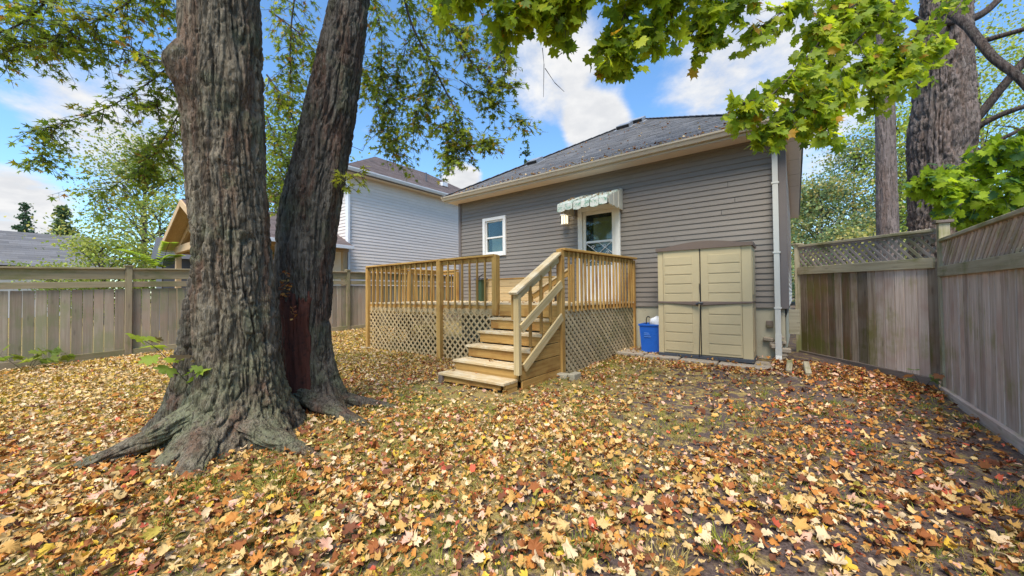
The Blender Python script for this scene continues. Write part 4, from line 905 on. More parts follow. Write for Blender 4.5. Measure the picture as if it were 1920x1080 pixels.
# the far side bough of the first trunk (third, stubby stem low on the left)
c3 = knots([(378, 440, 3.75), (378, 560, 3.7), (376, 680, 3.7), (370, 770, 3.7)]); c3 = [(-.2, c3[0][1], c3[0][2])]+c3
obj('trunk', trunk_mesh('trunk', c3, [(-.2, .26), (.3, .20), (.8, .165), (1.3, .12), (1.75, .04)], 110, 200, [(ang(-5.4, .5, (c3[0][1], c3[0][2])), .5, .3, .25)], .05, M_BARK2, 4.7, hmax=1.72), mt)
def root(pts, r0, r1, squash=.6, nth=80, mat=None):
    pts = spline(pts, 26); n = len(pts); seed = random.uniform(0, 50)
    C_ = np.array([tuple(p_) for p_ in pts]); T_ = nrmz(np.gradient(C_, axis=0)); S_ = nrmz(np.cross(T_, np.array([[0, 0, 1.]]))); U_ = np.cross(S_, T_)
    L_ = np.concatenate([[0], np.cumsum(np.linalg.norm(np.diff(C_, axis=0), axis=1))]); rr = r0+(r1-r0)*(np.linspace(0, 1, n))**.75
    wob = (fbm(np.stack([L_*3, 0*L_+seed, 0*L_], 1), 2)-.5)*.12; C_ = C_+S_*wob[:, None]*np.linspace(0, 1, n)[:, None]
    th = np.linspace(0, 2*math.pi, nth, endpoint=False); R3, TH = np.meshgrid(rr, th, indexing='ij'); LL = np.repeat(L_[:, None], nth, 1)
    q = np.stack([np.cos(TH)*R3, np.sin(TH)*R3, LL], -1); wv = (fbm(q*np.array([5., 5., 2.2])+seed, 3)-.5)*.25
    tw = np.stack([np.cos(TH+wv/R3.clip(.08))*R3, np.sin(TH+wv/R3.clip(.08))*R3, LL], -1)
    a1_ = fbm(tw*np.array([20., 20., 4.])+seed, 2); a2_ = vnoise(tw*np.array([32., 32., 8.])+seed); a3_ = fbm(tw*np.array([60., 60., 34.])+seed, 2)
    amp = .046*np.clip(R3/.16, .25, 1); big = (fbm(q*np.array([6., 6., 2.])+seed+9, 3)-.5)*.5
    R4 = R3*(1+big)+amp*(ss(0, .42, np.abs(2*a1_-1))*.62+ss(0, .4, np.abs(2*a2_-1))*.26+.34*a3_-.55)
    V_ = C_[:, None]+R4[..., None]*(np.cos(TH)[..., None]*S_[:, None]+squash*np.sin(TH)[..., None]*U_[:, None])
    i_, j_ = np.meshgrid(np.arange(n-1), np.arange(nth), indexing='ij'); a = i_*nth+j_; b = i_*nth+(j_+1) % nth
    return obj('root', mesh_np('root', V_.reshape(-1, 3), np.stack([a, b, b+nth, a+nth], -1).reshape(-1, 4), mat or M_BARK, True), mt)
def G(x, y, dz): return Vector((x, y, float(gz(x, y))+dz))
root([G(BC[0], BC[1], .34), G(-4.02, 1.0, .28), G(-4.13, .76, .15), G(-4.25, .56, .07), G(-4.36, .40, .02), G(-4.46, .24, -.02), G(-4.56, .08, -.08)], .20, .06)
root([G(BC[0], BC[1], .3), G(-3.92, 1.02, .24), G(-3.74, .90, .13), G(-3.58, .82, .05), G(-3.42, .74, -.02), G(-3.28, .68, -.08)], .19, .06)
root([G(BC[0], BC[1], .3), G(-3.85, 1.18, .24), G(-3.62, 1.22, .13), G(-3.40, 1.32, .05), G(-3.18, 1.44, -.02), G(-3.0, 1.52, -.09)], .18, .05)
root([G(BC[0], BC[1], .3), G(-3.95, 1.04, .24), G(-3.86, .84, .10), G(-3.80, .68, .0), G(-3.75, .55, -.09)], .18, .07)
root([G(-4.3, 1.92, .22), G(-4.0, 1.98, .11), G(-3.75, 2.06, .03), G(-3.5, 2.13, -.02), G(-3.3, 2.18, -.08)], .16, .05, mat=M_BARK2)
root([G(-4.35, 2.2, .16), G(-4.15, 2.45, .07), G(-3.95, 2.66, .01), G(-3.75, 2.85, -.07)], .13, .05, mat=M_BARK2)
root([G(BC[0], BC[1], .3), G(-4.3, 1.08, .22), G(-4.6, .94, .12), G(-4.85, .84, .03), G(-5.1, .72, -.08)], .18, .06)
# ---------------------------------------------------------------- sprays of twigs and leaves
class Spray:
    def __init__(s): s.seg = []; s.pos = []; s.tip = []; s.nor = []; s.size = []
def grow(S, pts, r0, ntw, ltw, nl, lsize, droop=.6, spread=1., side_only=None, face=.0):
    """a bough along pts; ntw side twigs of length ltw, each with nl leaves"""
    sp_ = spline(pts, 5); n = len(sp_)
    for i in range(n-1): S.seg.append((sp_[i], sp_[i+1], max(.003, r0*(1-.8*i/n)), max(.003, r0*(1-.8*(i+1)/n))))
    for k in range(ntw):
        u = random.uniform(.05, 1.)*(n-1.001); i = int(u); p_ = sp_[i].lerp(sp_[i+1], u-i); ax = (sp_[i+1]-sp_[i]).normalized()
        d = Vector((random.gauss(0, 1), random.gauss(0, 1), random.gauss(0, .7)))*spread; d = (d-ax*d.dot(ax)*.6).normalized()+ax*.5; d.z -= droop*.5; d.normalize()
        L = ltw*random.uniform(.45, 1.2); prev = p_; m = 4
        for j in range(m):
            d = (d+Vector((random.gauss(0, .14), random.gauss(0, .14), -droop*.16+random.gauss(0, .1)))).normalized(); q_ = prev+d*(L/m)
            S.seg.append((prev, q_, .0045-.0008*j, .0037-.0008*j))
            for _ in range(max(1, round(nl/m+random.uniform(-.6, .6)))):
                b_ = prev.lerp(q_, random.random()); o_ = Vector((random.gauss(0, 1), random.gauss(0, 1), random.gauss(-.15, .5)))
                o_ = (o_+d*.5).normalized(); sz = lsize*random.uniform(.65, 1.2); e_ = b_+o_*sz*random.uniform(.25, .6)
                S.seg.append((b_, e_, .0016, .0012))
                t_ = Vector((o_.x*.7, o_.y*.7, o_.z*.4-droop*random.uniform(.3, 1.2))); nn = Vector((random.gauss(0, .55), random.gauss(0, .55), 1)) if face == 0 else Vector((random.gauss(0, .8), random.gauss(0, .8), random.gauss(.35, .5)))+Vector((.45, -.75, 0))*face
                S.pos.append(e_); S.tip.append(t_); S.nor.append(nn); S.size.append(sz*.55)
            prev = q_
def finish_crown(S, parent, T, mat, pal, wts, nobj, tw_mat, keep=1.):
    pos, tip, nor, size = [np.array([tuple(v_) for v_ in a]) for a in (S.pos, S.tip, S.nor)]+[np.array(S.size)]
    pal = np.array(pal); ci = RNG.choice(len(pal), len(pos), p=np.array(wts)/sum(wts)); col = pal[ci]*(1+RNG.uniform(-.22, .22, (len(pos), 1)))
    tw = obj('twigs', twig_mesh('twigs', S.seg, tw_mat), parent); tag(tw, kind='stuff')
    x, y, z = proj(pos); vis = (z > .5) & (x > 0) & (x < 1920) & (y > 0) & (y < 1080)
    rank = np.argsort(-np.where(vis, size/np.maximum(z, .1), -1)); top = rank[:nobj]; rest = rank[nobj:]
    cr = obj('crown', leaves_mesh('crown', pos[rest], tip[rest], nor[rest], size[rest], col[rest], T, mat), parent); tag(cr, kind='stuff')
    leaf_objs('leaf', cr, pos[top], tip[top], nor[top], size[top], pal, ci[top], T, mat)
def bough(parent, pts, r0, r1, mat, n=9):
    sp_ = spline(pts, 6); k = len(sp_); obj('branch', mesh('branch', *tube(sp_, [r0+(r1-r0)*i/(k-1) for i in range(k)], n, True, .06), mat, True), parent); return sp_
S1 = Spray()
PP = lambda *a: [P(*k_) for k_ in a]
# big limbs that carry the crown (their feet are on the two trunks, above the picture)
tA = Vector((c1[-1][1], c1[-1][2], 5.4)); tB = Vector((c2[-1][1], c2[-1][2], 6.2))
limbs = [([tA, tA+Vector((-.9, -.5, 1.3)), tA+Vector((-2.2, -1.0, 1.9)), tA+Vector((-4., -1.4, 2.1))], .24), ([tA, tA+Vector((.1, -.4, 1.5)), tA+Vector((.6, -1.2, 2.6)), tA+Vector((1.0, -2.4, 3.6))], .26),
         ([tA, tA+Vector((-.6, .8, 1.4)), tA+Vector((-1.8, 1.8, 2.4)), tA+Vector((-3.4, 2.6, 3.0))], .2), ([tB, tB+Vector((.5, .9, 1.)), tB+Vector((1.3, 2., 1.5)), tB+Vector((2.2, 3., 1.6))], .17),
         ([tB, tB+Vector((-.2, .6, 1.2)), tB+Vector((-.8, 1.6, 2.2)), tB+Vector((-1.8, 3., 3.0))], .16), ([tB, tB+Vector((.6, .1, 1.4)), tB+Vector((1.2, -.2, 2.6)), tB+Vector((2.2, -.4, 3.6))], .15)]
for pts, r in limbs:
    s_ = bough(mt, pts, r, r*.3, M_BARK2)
LS = .14
vis_boughs = [
 ([(150, -90, 4.2), (60, 30, 4.2), (-40, 75, 4.2)], .02, 26, .5, 9), ([(330, -60, 4.4), (200, 30, 4.3), (90, 70, 4.3), (-20, 95, 4.3)], .016, 30, .5, 9),
 ([(330, 130, 4.5), (240, 95, 4.5), (140, 75, 4.5), (40, 80, 4.5)], .012, 26, .38, 8), ([(360, -40, 4.6), (300, 10, 4.6), (255, 40, 4.6)], .010, 10, .4, 8),
 ([(335, 110, 4.6), (272, 160, 4.6), (200, 202, 4.6), (120, 230, 4.6), (70, 245, 4.6)], .014, 15, .36, 8), ([(120, 228, 4.6), (90, 260, 4.6), (75, 300, 4.6)], .006, 8, .25, 7),
 ([(345, 130, 4.7), (310, 170, 4.7), (285, 200, 4.7)], .009, 10, .34, 8),
 ([(345, 200, 5.2), (322, 235, 5.2), (285, 292, 5.2), (235, 335, 5.2), (175, 372, 5.2)], .013, 24, .48, 9), ([(320, 240, 5.4), (300, 290, 5.4), (270, 330, 5.4)], .009, 14, .42, 9),
 ([(560, -60, 5.5), (545, 60, 5.4), (545, 160, 5.4)], .016, 20, .55, 9), ([(505, 20, 5.8), (570, 70, 5.8), (600, 120, 5.8)], .014, 18, .55, 9),
 ([(500, 140, 6.), (540, 200, 6.), (560, 260, 6.)], .014, 22, .6, 9), ([(500, 220, 6.2), (530, 290, 6.2), (560, 340, 6.2)], .012, 24, .6, 9), ([(500, 320, 6.6), (520, 350, 6.6), (545, 380, 6.6)], .009, 14, .5, 9),
 ([(745, -60, 5.2), (770, 40, 5.2), (805, 110, 5.2), (835, 170, 5.2), (862, 220, 5.2)], .024, 26, .55, 9), ([(690, -40, 5.4), (715, 60, 5.4), (715, 130, 5.4), (728, 190, 5.4)], .012, 24, .5, 9),
 ([(680, 130, 5.6), (700, 170, 5.6), (722, 250, 5.6), (750, 290, 5.6)], .013, 18, .42, 9), ([(815, 130, 5.2), (795, 180, 5.2), (775, 240, 5.2)], .008, 18, .45, 9),
 ([(850, 60, 5.0), (880, 110, 5.0), (915, 150, 5.0), (945, 165, 5.0)], .009, 16, .36, 8), ([(862, 150, 5.2), (900, 175, 5.2), (945, 205, 5.2), (985, 235, 5.2)], .008, 13, .3, 8),
 ([(850, 200, 5.2), (860, 240, 5.2), (880, 270, 5.2), (925, 265, 5.2)], .008, 18, .36, 9), ([(835, 220, 5.2), (840, 265, 5.2), (850, 300, 5.2)], .008, 16, .36, 9), ([(900, 20, 5.0), (925, 70, 5.), (950, 110, 5.)], .009, 12, .36, 8),
 ([(790, -20, 5.), (830, 30, 5.), (880, 70, 5.)], .01, 18, .45, 9), ([(760, 90, 5.4), (745, 160, 5.4), (740, 230, 5.4), (720, 270, 5.4)], .008, 16, .4, 9),
]
for pts, r, ntw, ltw, nl in vis_boughs: grow(S1, PP(*pts), r, int(ntw*2.5), ltw, nl, LS*.94, droop=.55)
# dead twig ends
for pts in ([(985, 232, 5.2), (998, 248, 5.2)], [(700, 235, 5.8), (680, 283, 5.8), (655, 272, 5.8)], [(728, 262, 5.6), (745, 282, 5.6), (775, 305, 5.6)]):
    q_ = PP(*pts)
    for a, b in zip(q_, q_[1:]): S1.seg.append((a, b, .005, .003))
# upper crown, above the picture
for pts, r in limbs:
    for _ in range(3):
        a = Vector(pts[-1]).lerp(Vector(pts[1]), random.random()*.8); d = Vector((random.gauss(0, 1), random.gauss(0, 1), random.uniform(-.1, .6))).normalized()
        grow(S1, [a, a+d*.6, a+d*1.2+Vector((0, 0, -.1)), a+d*1.8+Vector((0, 0, -.3))], .03, 14, .6, 8, .16, droop=.5)
finish_crown(S1, mt, T_SM, M_LSM, [(.23, .31, .03), (.15, .215, .028), (.36, .40, .035), (.42, .33, .04), (.34, .16, .03)], [40, 32, 18, 6, 4], 300, M_TWIG)
# epicormic shoot on the second trunk
S = Spray(); grow(S, PP((640, 345, 4.1), (662, 330, 4.1), (682, 332, 4.1)), .006, 9, .16, 6, .12, .6); 
ES = obj('shoot', twig_mesh('shoot', S.seg, M_TWIG), mt)
arr = lambda L_: np.array([tuple(v_) for v_ in L_])
obj('foliage', leaves_mesh('foliage', arr(S.pos), arr(S.tip), arr(S.nor), np.array(S.size), np.array([(.33, .36, .04)]*len(S.pos))*RNG.uniform(.7, 1.2, (len(S.pos), 1)), T_SM, M_LSM), ES)

# ================================================================== RIGHT-HAND MAPLE over the yard
rc = P(1768, 430, 7.6); RC = (rc.x, rc.y)
rm = thing('maple_tree', (RC[0], RC[1], 0), 'thick trunked maple behind the gate panel with bright overhanging branches', 'tree')
cR = knots([(1790, -330, 7.7), (1775, 0, 7.65), (1768, 150, 7.6), (1764, 300, 7.6), (1762, 430, 7.6)]); cR = [(0, cR[0][1], cR[0][2])]+cR; caR = math.atan2(-RC[1], -RC[0])
obj('trunk', trunk_mesh('trunk', cR, [(0, .52), (1.5, .45), (2.6, .415), (3.6, .42), (4.6, .455), (5.2, .41), (7, .34), (9.5, .29)], 210, 300, [(caR, .5, .2, .4), (caR+2, .5, .3, .4), (caR-2, .5, .3, .4)], .085, M_BARKR, 14.2, bumps=[(caR+.9, 4.55, .35, .4, .10)], hmax=9.4), rm)
for pts, r0, r1 in (([(1790, 40, 7.3), (1740, 45, 7.), (1690, 20, 6.6), (1640, -10, 6.2), (1560, -60, 5.6)], .10, .05), ([(1775, 20, 6.4), (1815, 50, 6.), (1860, 105, 5.6), (1915, 150, 5.3), (1990, 240, 5.)], .10, .08),
                    ([(1800, 90, 7.6), (1850, 75, 7.3), (1920, 55, 7.), (2050, 20, 6.6)], .09, .06), ([(1810, 245, 7.6), (1850, 200, 7.4), (1890, 150, 7.2), (1960, 70, 7.)], .14, .10),
                    ([(1815, 255, 7.5), (1850, 228, 7.3), (1920, 200, 7.), (2020, 180, 6.8)], .10, .06), ([(1810, 40, 7.7), (1850, 20, 7.7), (1900, -30, 7.7)], .13, .09), ([(1805, 300, 7.7), (1870, 265, 7.6), (1930, 235, 7.4)], .08, .05),
                    ([(1780, -200, 7.6), (1500, -300, 6.), (1250, -260, 4.6), (1050, -240, 3.6)], .16, .05), ([(1780, -150, 7.6), (1620, -220, 6.), (1500, -200, 4.8), (1380, -120, 4.2)], .12, .04)): bough(rm, PP(*pts), r0*.62, r1*.6, M_LIMB)
S2 = Spray()
nb_ = [
 ([(1100, -140, 3.6), (980, -40, 3.5), (900, 5, 3.45), (845, 20, 3.4)], .014, 20, .42, 8), ([(1150, -120, 3.6), (1060, -10, 3.5), (1000, 40, 3.45), (955, 70, 3.4)], .014, 24, .42, 8),
 ([(1200, -120, 3.7), (1120, 0, 3.6), (1060, 50, 3.6), (1020, 70, 3.6)], .012, 22, .4, 8), ([(1260, -100, 3.8), (1200, 10, 3.7), (1165, 80, 3.7), (1155, 140, 3.7)], .014, 26, .4, 8),
 ([(1330, -90, 3.9), (1270, 0, 3.8), (1235, 60, 3.8), (1215, 100, 3.8)], .012, 22, .4, 8), ([(1400, -80, 4.), (1350, 10, 3.9), (1320, 60, 3.9), (1300, 90, 3.9)], .012, 18, .36, 7),
 ([(1450, -60, 4.), (1400, 20, 4.), (1350, 60, 4.), (1330, 110, 4.)], .010, 11, .32, 6), ([(1560, -60, 4.2), (1490, 10, 4.1), (1440, 50, 4.1), (1410, 90, 4.1)], .010, 14, .36, 7),
 ([(1640, -20, 4.4), (1560, 60, 4.2), (1500, 130, 4.1), (1440, 190, 4.), (1390, 230, 4.)], .014, 30, .38, 8), ([(1680, 10, 4.5), (1610, 80, 4.3), (1550, 150, 4.2), (1500, 210, 4.1), (1440, 250, 4.05)], .014, 30, .38, 8),
 ([(1700, 60, 4.5), (1640, 110, 4.4), (1580, 170, 4.3), (1530, 230, 4.2)], .012, 26, .36, 8), ([(1740, 40, 4.6), (1700, 100, 4.5), (1670, 150, 4.5), (1640, 180, 4.5)], .012, 22, .36, 8),
 ([(1500, 190, 4.1), (1540, 230, 4.), (1555, 260, 3.95)], .007, 8, .22, 5), ([(1600, -40, 4.3), (1560, 20, 4.3), (1530, 60, 4.3)], .010, 16, .4, 7), ([(1680, -60, 4.6), (1640, 10, 4.5), (1600, 50, 4.5)], .01, 16, .4, 7),
 ([(1030, -160, 3.3), (960, -80, 3.2), (900, -40, 3.2)], .01, 16, .4, 8), ([(1150, -140, 3.4), (1100, -60, 3.3), (1060, -20, 3.3)], .01, 20, .45, 8), ([(1280, -140, 3.5), (1250, -50, 3.5), (1200, -20, 3.5)], .01, 20, .45, 8), ([(1400, -140, 3.8), (1380, -40, 3.8), (1320, -10, 3.8)], .01, 16, .45, 8),
 ([(1800, -40, 5.4), (1780, 0, 5.4), (1760, 30, 5.4)], .01, 8, .4, 6), ([(1770, 60, 5.), (1740, 100, 5.), (1720, 140, 5.)], .01, 10, .34, 7),
]
for pts, r, ntw, ltw, nl in nb_: grow(S2, PP(*[(a_, b_-(38 if a_ < 1420 else 8), c_) for a_, b_, c_ in pts]), r, int(ntw*1.85), ltw*.85, nl, .155, droop=.85, face=1.)
for _ in range(16):
    a = P(random.uniform(950, 1800), random.uniform(-700, -330), random.uniform(4, 7)); d = Vector((random.gauss(0, 1), random.gauss(0, 1), random.uniform(-.2, .2))).normalized()
    grow(S2, [a, a+d*.7, a+d*1.4], .02, 10, .5, 6, .24, droop=.6)
for pts in ([(1017, 90, 3.6), (1020, 120, 3.6), (1019, 182, 3.6)], [(1022, 128, 3.6), (1040, 155, 3.6), (1058, 172, 3.6)]):
    q_ = PP(*pts)
    for a, b in zip(q_, q_[1:]): S2.seg.append((a, b, .004, .002))
finish_crown(S2, rm, T_BIG, M_LBIG, [(.36, .44, .022), (.25, .34, .022), (.48, .52, .028), (.14, .22, .02), (.50, .28, .03)], [38, 28, 18, 14, 2], 300, M_TWIG)
# young maple behind the right fence
ym = thing('young_maple', (3.1, 7.2, 0), 'young lime green maple leaning over the right hand fence corner', 'tree')
yb = Vector((3.4, 7.6, 0)); bough(ym, [yb, yb+Vector((-.05, .0, 1.2)), yb+Vector((-.1, .1, 2.4))], .05, .025, M_BARKR)
S3 = Spray()
for pts in ([(1960, 330, 5.8), (1860, 300, 5.9), (1780, 320, 6.), (1725, 330, 6.)], [(1970, 350, 5.8), (1880, 330, 5.8), (1800, 350, 6.), (1760, 365, 6.)], [(1990, 400, 5.8), (1900, 370, 5.8), (1840, 380, 5.9)], [(1990, 290, 5.8), (1900, 280, 5.8), (1850, 290, 5.9)], [(1960, 400, 6.2), (1870, 395, 6.2), (1820, 400, 6.2)], [(2000, 250, 5.6), (1920, 260, 5.6), (1880, 270, 5.6)]):
    grow(S3, [yb+Vector((-.1, .1, 2.3))]+PP(*pts), .014, 44, .36, 7, .2, droop=.6, face=.7)
finish_crown(S3, ym, T_BIG, M_LBIG, [(.38, .50, .03), (.27, .38, .03), (.10, .20, .07)], [45, 40, 15], 150, M_TWIG)

# ================================================================== BACKGROUND TREES
def bg_tree(name, label, base, h, crown_z0, rx, n, lsz, pal, wts, trunk_r, mat=M_LBG, bark=M_BARKR, shape='round', nl=6, group=None, gap=.0, seed=0, clumps=60):
    rs = np.random.default_rng(seed+5); bx_, by_ = base; t_ = thing(name, (bx_, by_, 0), label, 'tree', group)
    top = Vector((bx_+rs.uniform(-.3, .3), by_, h*.93)); tr = [Vector((bx_, by_, -.2)), Vector((bx_+rs.uniform(-.15, .15), by_, h*.35)), Vector((bx_+rs.uniform(-.3, .3), by_, h*.65)), top]
    sp_ = spline(tr, 6); k = len(sp_); obj('trunk', mesh('trunk', *tube(sp_, [trunk_r*(1-.92*i/(k-1)) for i in range(k)], 10, True, .05), bark, True), t_)
    segs = []; cen = []
    for i in range(clumps):
        u = rs.uniform(0, 1)
        if shape == 'cone': zf = u**1.3; rr = rx*(1-zf)*rs.uniform(.55, 1.05)+.05
        else: zf = u; rr = rx*math.sqrt(max(.03, 1-(2*zf-.95)**2))*rs.uniform(.25, 1.)
        z = crown_z0+(h-crown_z0)*zf; a = rs.uniform(0, 2*math.pi); c = Vector((bx_+rr*math.cos(a), by_+rr*math.sin(a), z+(-.12*rr if shape == 'cone' else 0))); cen.append((c, rr))
        zi = max(crown_z0*.7, z-rr*(.1 if shape == 'cone' else .7)); q_ = Vector((bx_, by_, min(zi, h*.9))); m_ = q_.lerp(c, .5)+Vector((0, 0, .1*rr))
        r_ = trunk_r*.22; segs += [(q_, m_, r_, r_*.6), (m_, c, r_*.6, r_*.2)]
    tag(obj('branches', twig_mesh('branches', segs, M_TWIG), t_), kind='stuff')
    ci_ = rs.integers(0, len(cen), n); C_ = np.array([tuple(c[0]) for c in cen])[ci_]; rr_ = np.array([c[1] for c in cen])[ci_]
    if shape == 'cone':
        along = rs.uniform(.1, 1.12, n); ctr = np.array([bx_, by_, 0]); pos = C_.copy(); pos[:, :2] = ctr[:2]+(C_[:, :2]-ctr[:2])*along[:, None]; pos += rs.normal(0, 1, (n, 3))*np.array([.16, .16, .09])*h*.10; pos[:, 2] -= .1*along*rr_
    else:
        sg = (h-crown_z0)*.5/ math.sqrt(clumps)*1.5; pos = C_+rs.normal(0, 1, (n, 3))*np.array([sg, sg, sg*.62])
    tip = rs.normal(0, 1, (n, 3))+np.array([0, 0, -.4]); nor = rs.normal(0, .6, (n, 3))+np.array([0, 0, 1.]); size = lsz*rs.uniform(.6, 1.3, n)
    pal_ = np.array(pal); tone = rs.integers(0, len(pal_), len(cen)); pk = rs.choice(len(pal_), n, p=np.array(wts)/sum(wts)); pk = np.where(rs.random(n) < .45, tone[ci_], pk)
    col = pal_[pk]*rs.uniform(.75, 1.25, (n, 1))
    tag(obj('crown', leaves_mesh('crown', pos, tip, nor, size, col, T_DIA, mat), t_), kind='stuff'); return t_
def xy(px, z): p_ = P(px, 540, z); return (p_.x, p_.y)
GR = [(.10, .16, .035), (.07, .115, .03), (.17, .21, .05), (.24, .22, .06)]
bg_tree('airy_tree', 'airy pale green tree behind the left fence and far roof', xy(270, 24), 11.5, 2.2, 4.2, 9500, .15, [(.26, .33, .09), (.19, .25, .08), (.37, .38, .11), (.46, .40, .10)], [4, 3, 3, 1], .22, clumps=90, seed=1)
bg_tree('bushy_tree', 'bushy yellow green tree behind the fence beside the porch', xy(190, 19), 4.3, .6, 2.6, 8000, .12, [(.28, .35, .07), (.21, .27, .07), (.38, .40, .09)], [4, 3, 3], .16, clumps=70, seed=2)
bg_tree('bushy_tree', 'leafy tree seen between fence and leaning spray left of trunk', xy(300, 21), 7.0, 1.2, 2.8, 6000, .13, [(.25, .33, .07), (.18, .25, .06), (.38, .38, .09)], [4, 3, 3], .16, clumps=70, seed=3)
bg_tree('spruce', 'slim dark spruce rising left of the broad conifer above grey roof', xy(45, 62), 17.2, 2, 3.6, 3600,   .4, [(.06, .11, .07), (.08, .14, .08)], [1, 1], .3, shape='cone', clumps=110, seed=4)
bg_tree('spruce', 'broad green conifer right of the slim dark spruce', xy(115, 56), 15.2, 1.5, 4.6, 7000,   .4, [(.09, .15, .07), (.14, .20, .08)], [1, 1], .3, shape='cone', clumps=200, seed=5)
bg_tree('spruce', 'small conifer tip showing just above the bungalow roof', xy(988, 44), 18.4, 8, 2.3, 1400, .35, [(.05, .09, .06), (.07, .12, .07)], [1, 1], .16, shape='cone', clumps=60, seed=6)
HZ = [(.17, .25, .13), (.22, .29, .11), (.34, .35, .14), (.11, .18, .11), (.46, .38, .15)]  # pale greens; distance haze is put into the leaf colours
for i, (px, z, h, rx, cz, lb) in enumerate(((1545, 38, 12.5, 5.5, 1.0, 'hazy tree directly right of the bungalow eave'), (1610, 42, 18, 6., 3., 'tall thin tree with yellowing top left of slim trunk'), (1585, 27, 5.6, 3.4, .6, 'low bluish green tree above the gate panel lattice'),
                                         (1690, 40, 21, 5.5, 1.5, 'bright tree seen between slim trunk and thick trunk'), (1850, 30, 23, 6., 2., 'green tree behind the thick maple trunk at right'), (1500, 46, 12, 5, 1., 'distant tree mostly hidden behind the bungalow corner'), (1780, 46, 17, 6, 1., 'distant tree mostly behind the thick maple trunk'), (1960, 20, 15, 5, 1.5, 'green tree at the right edge above the fence'))):
    bg_tree('backdrop_tree', lb, xy(px, z), h, cz, rx, 11000, .24*z/36, HZ if i not in (3, 4, 7) else [(.32, .42, .06), (.24, .33, .06), (.44, .46, .09)], [3, 3, 2, 3, 2] if i not in (3, 4, 7) else [3, 3, 3], .25, clumps=80, seed=20+i, group='trees behind the bungalow and gate')
bg_tree('yellow_shrub', 'pale yellow shrub above the gate panel by the slim trunk', xy(1640, 15), 3.9, 1.2, 1.4, 1800, .12, [(.45, .40, .10), (.35, .36, .10), (.52, .45, .16)], [3, 3, 3], .06, clumps=40, seed=40)
bg_tree('bushy_tree', 'tall maple crown glowing behind the two leaning trunks', xy(540, 17), 9.5, 3.0, 3.2, 7000, .13, [(.20, .28, .05), (.14, .22, .04), (.28, .33, .06)], [3, 3, 3], .2, clumps=60, seed=41)
sl_ = thing('slim_tree', xy(1662, 12)+(0,), 'straight slim pine trunk left of the thick maple behind the gate', 'tree')
cS = knots([(1658, -350, 12.), (1656, 0, 12.), (1660, 250, 12.), (1664, 420, 12.)]); cS = [(0, cS[0][1], cS[0][2])]+cS
obj('trunk', trunk_mesh('trunk', cS, [(0, .28), (3, .26), (7, .225), (11, .18), (15, .09)], 80, 260, [], .03, M_BARKR, 31., hmax=14.5), sl_)
S = Spray()
for _ in range(14):
    a = Vector((cS[-1][1], cS[-1][2], random.uniform(10.5, 14.5))); d = Vector((random.gauss(0, 1), random.gauss(0, 1), random.uniform(-.1, .5))).normalized(); grow(S, [a, a+d*1., a+d*2.2], .04, 10, .7, 6, .3, .3)
tag(obj('crown', leaves_mesh('crown', arr(S.pos), arr(S.tip), arr(S.nor), np.array(S.size), np.array([(.07, .12, .04)]*len(S.pos)), T_SM, M_LSM), sl_), kind='stuff'); tag(obj('twigs', twig_mesh('twigs', S.seg, M_TWIG), sl_), kind='stuff')

# ================================================================== SMALL PLANTS
def small_plant(name, label, stems, lsz, pal, T=T_BIG, nl=6, r=.004, droop=.4):
    t_ = thing(name, stems[0][0], label, 'plant'); sg = []; ps, tp, nr2 = [], [], []
    for st2 in stems:
        s_ = spline(st2, 5); k = len(s_)
        for i in range(k-1): sg.append((s_[i], s_[i+1], r*(1-.6*i/k), r*(1-.6*(i+1)/k)))
        for j in range(nl):
            u = .35+.65*(j+1)/nl; i = min(k-2, int(u*(k-1))); p_ = s_[i].lerp(s_[i+1], random.random()); o_ = Vector((random.gauss(0, 1), random.gauss(0, 1), random.gauss(0, .3))).normalized(); e_ = p_+o_*lsz*.6
            sg.append((p_, e_, r*.4, r*.3)); ps.append(e_); tp.append(o_+Vector((0, 0, -droop))); nr2.append(Vector((random.gauss(0, .4), random.gauss(0, .4), 1)))
    obj('stem', twig_mesh('stem', sg, M_TWIG), t_); pal = np.array(pal); ci = RNG.integers(0, len(pal), len(ps))
    leaf_objs('leaf', t_, arr(ps), arr(tp), arr(nr2), RNG.uniform(.45, .7, len(ps))*lsz, pal, ci, T, M_LBIG); return t_
small_plant('sapling', 'thin arching shoot with few leaves growing from the big maple base', [PP((372, 735, 3.3), (340, 705, 3.2), (295, 655, 3.1), (245, 625, 3.05)), PP((375, 740, 3.3), (385, 700, 3.2), (372, 672, 3.15))], .17, [(.34, .44, .05), (.24, .34, .07), (.34, .44, .05), (.12, .09, .05)], nl=7)
small_plant('weed', 'low leafy green weed by the left fence at the picture edge', [[G(-10.9, .12, 0), G(-10.85, .2, .2), G(-10.8, .3, .35)], [G(-10.95, .05, 0), G(-10.9, -.1, .2), G(-10.8, -.2, .33)], [G(-10.9, .1, 0), G(-10.75, .15, .18), G(-10.6, .3, .25)], [G(-10.92, .1, 0), G(-10.95, .3, .15), G(-10.85, .55, .25)]], .2, [(.16, .24, .05), (.24, .3, .06)], nl=7)
small_plant('weed', 'small pale seedling at the foot of the gate corner post', [[G(1.30, 7.2, 0), G(1.26, 7.15, .12), G(1.2, 7.1, .22)], [G(1.32, 7.2, 0), G(1.38, 7.1, .15), G(1.45, 6.95, .27)]], .13, [(.2, .3, .12), (.3, .33, .12), (.36, .16, .08)], nl=3)
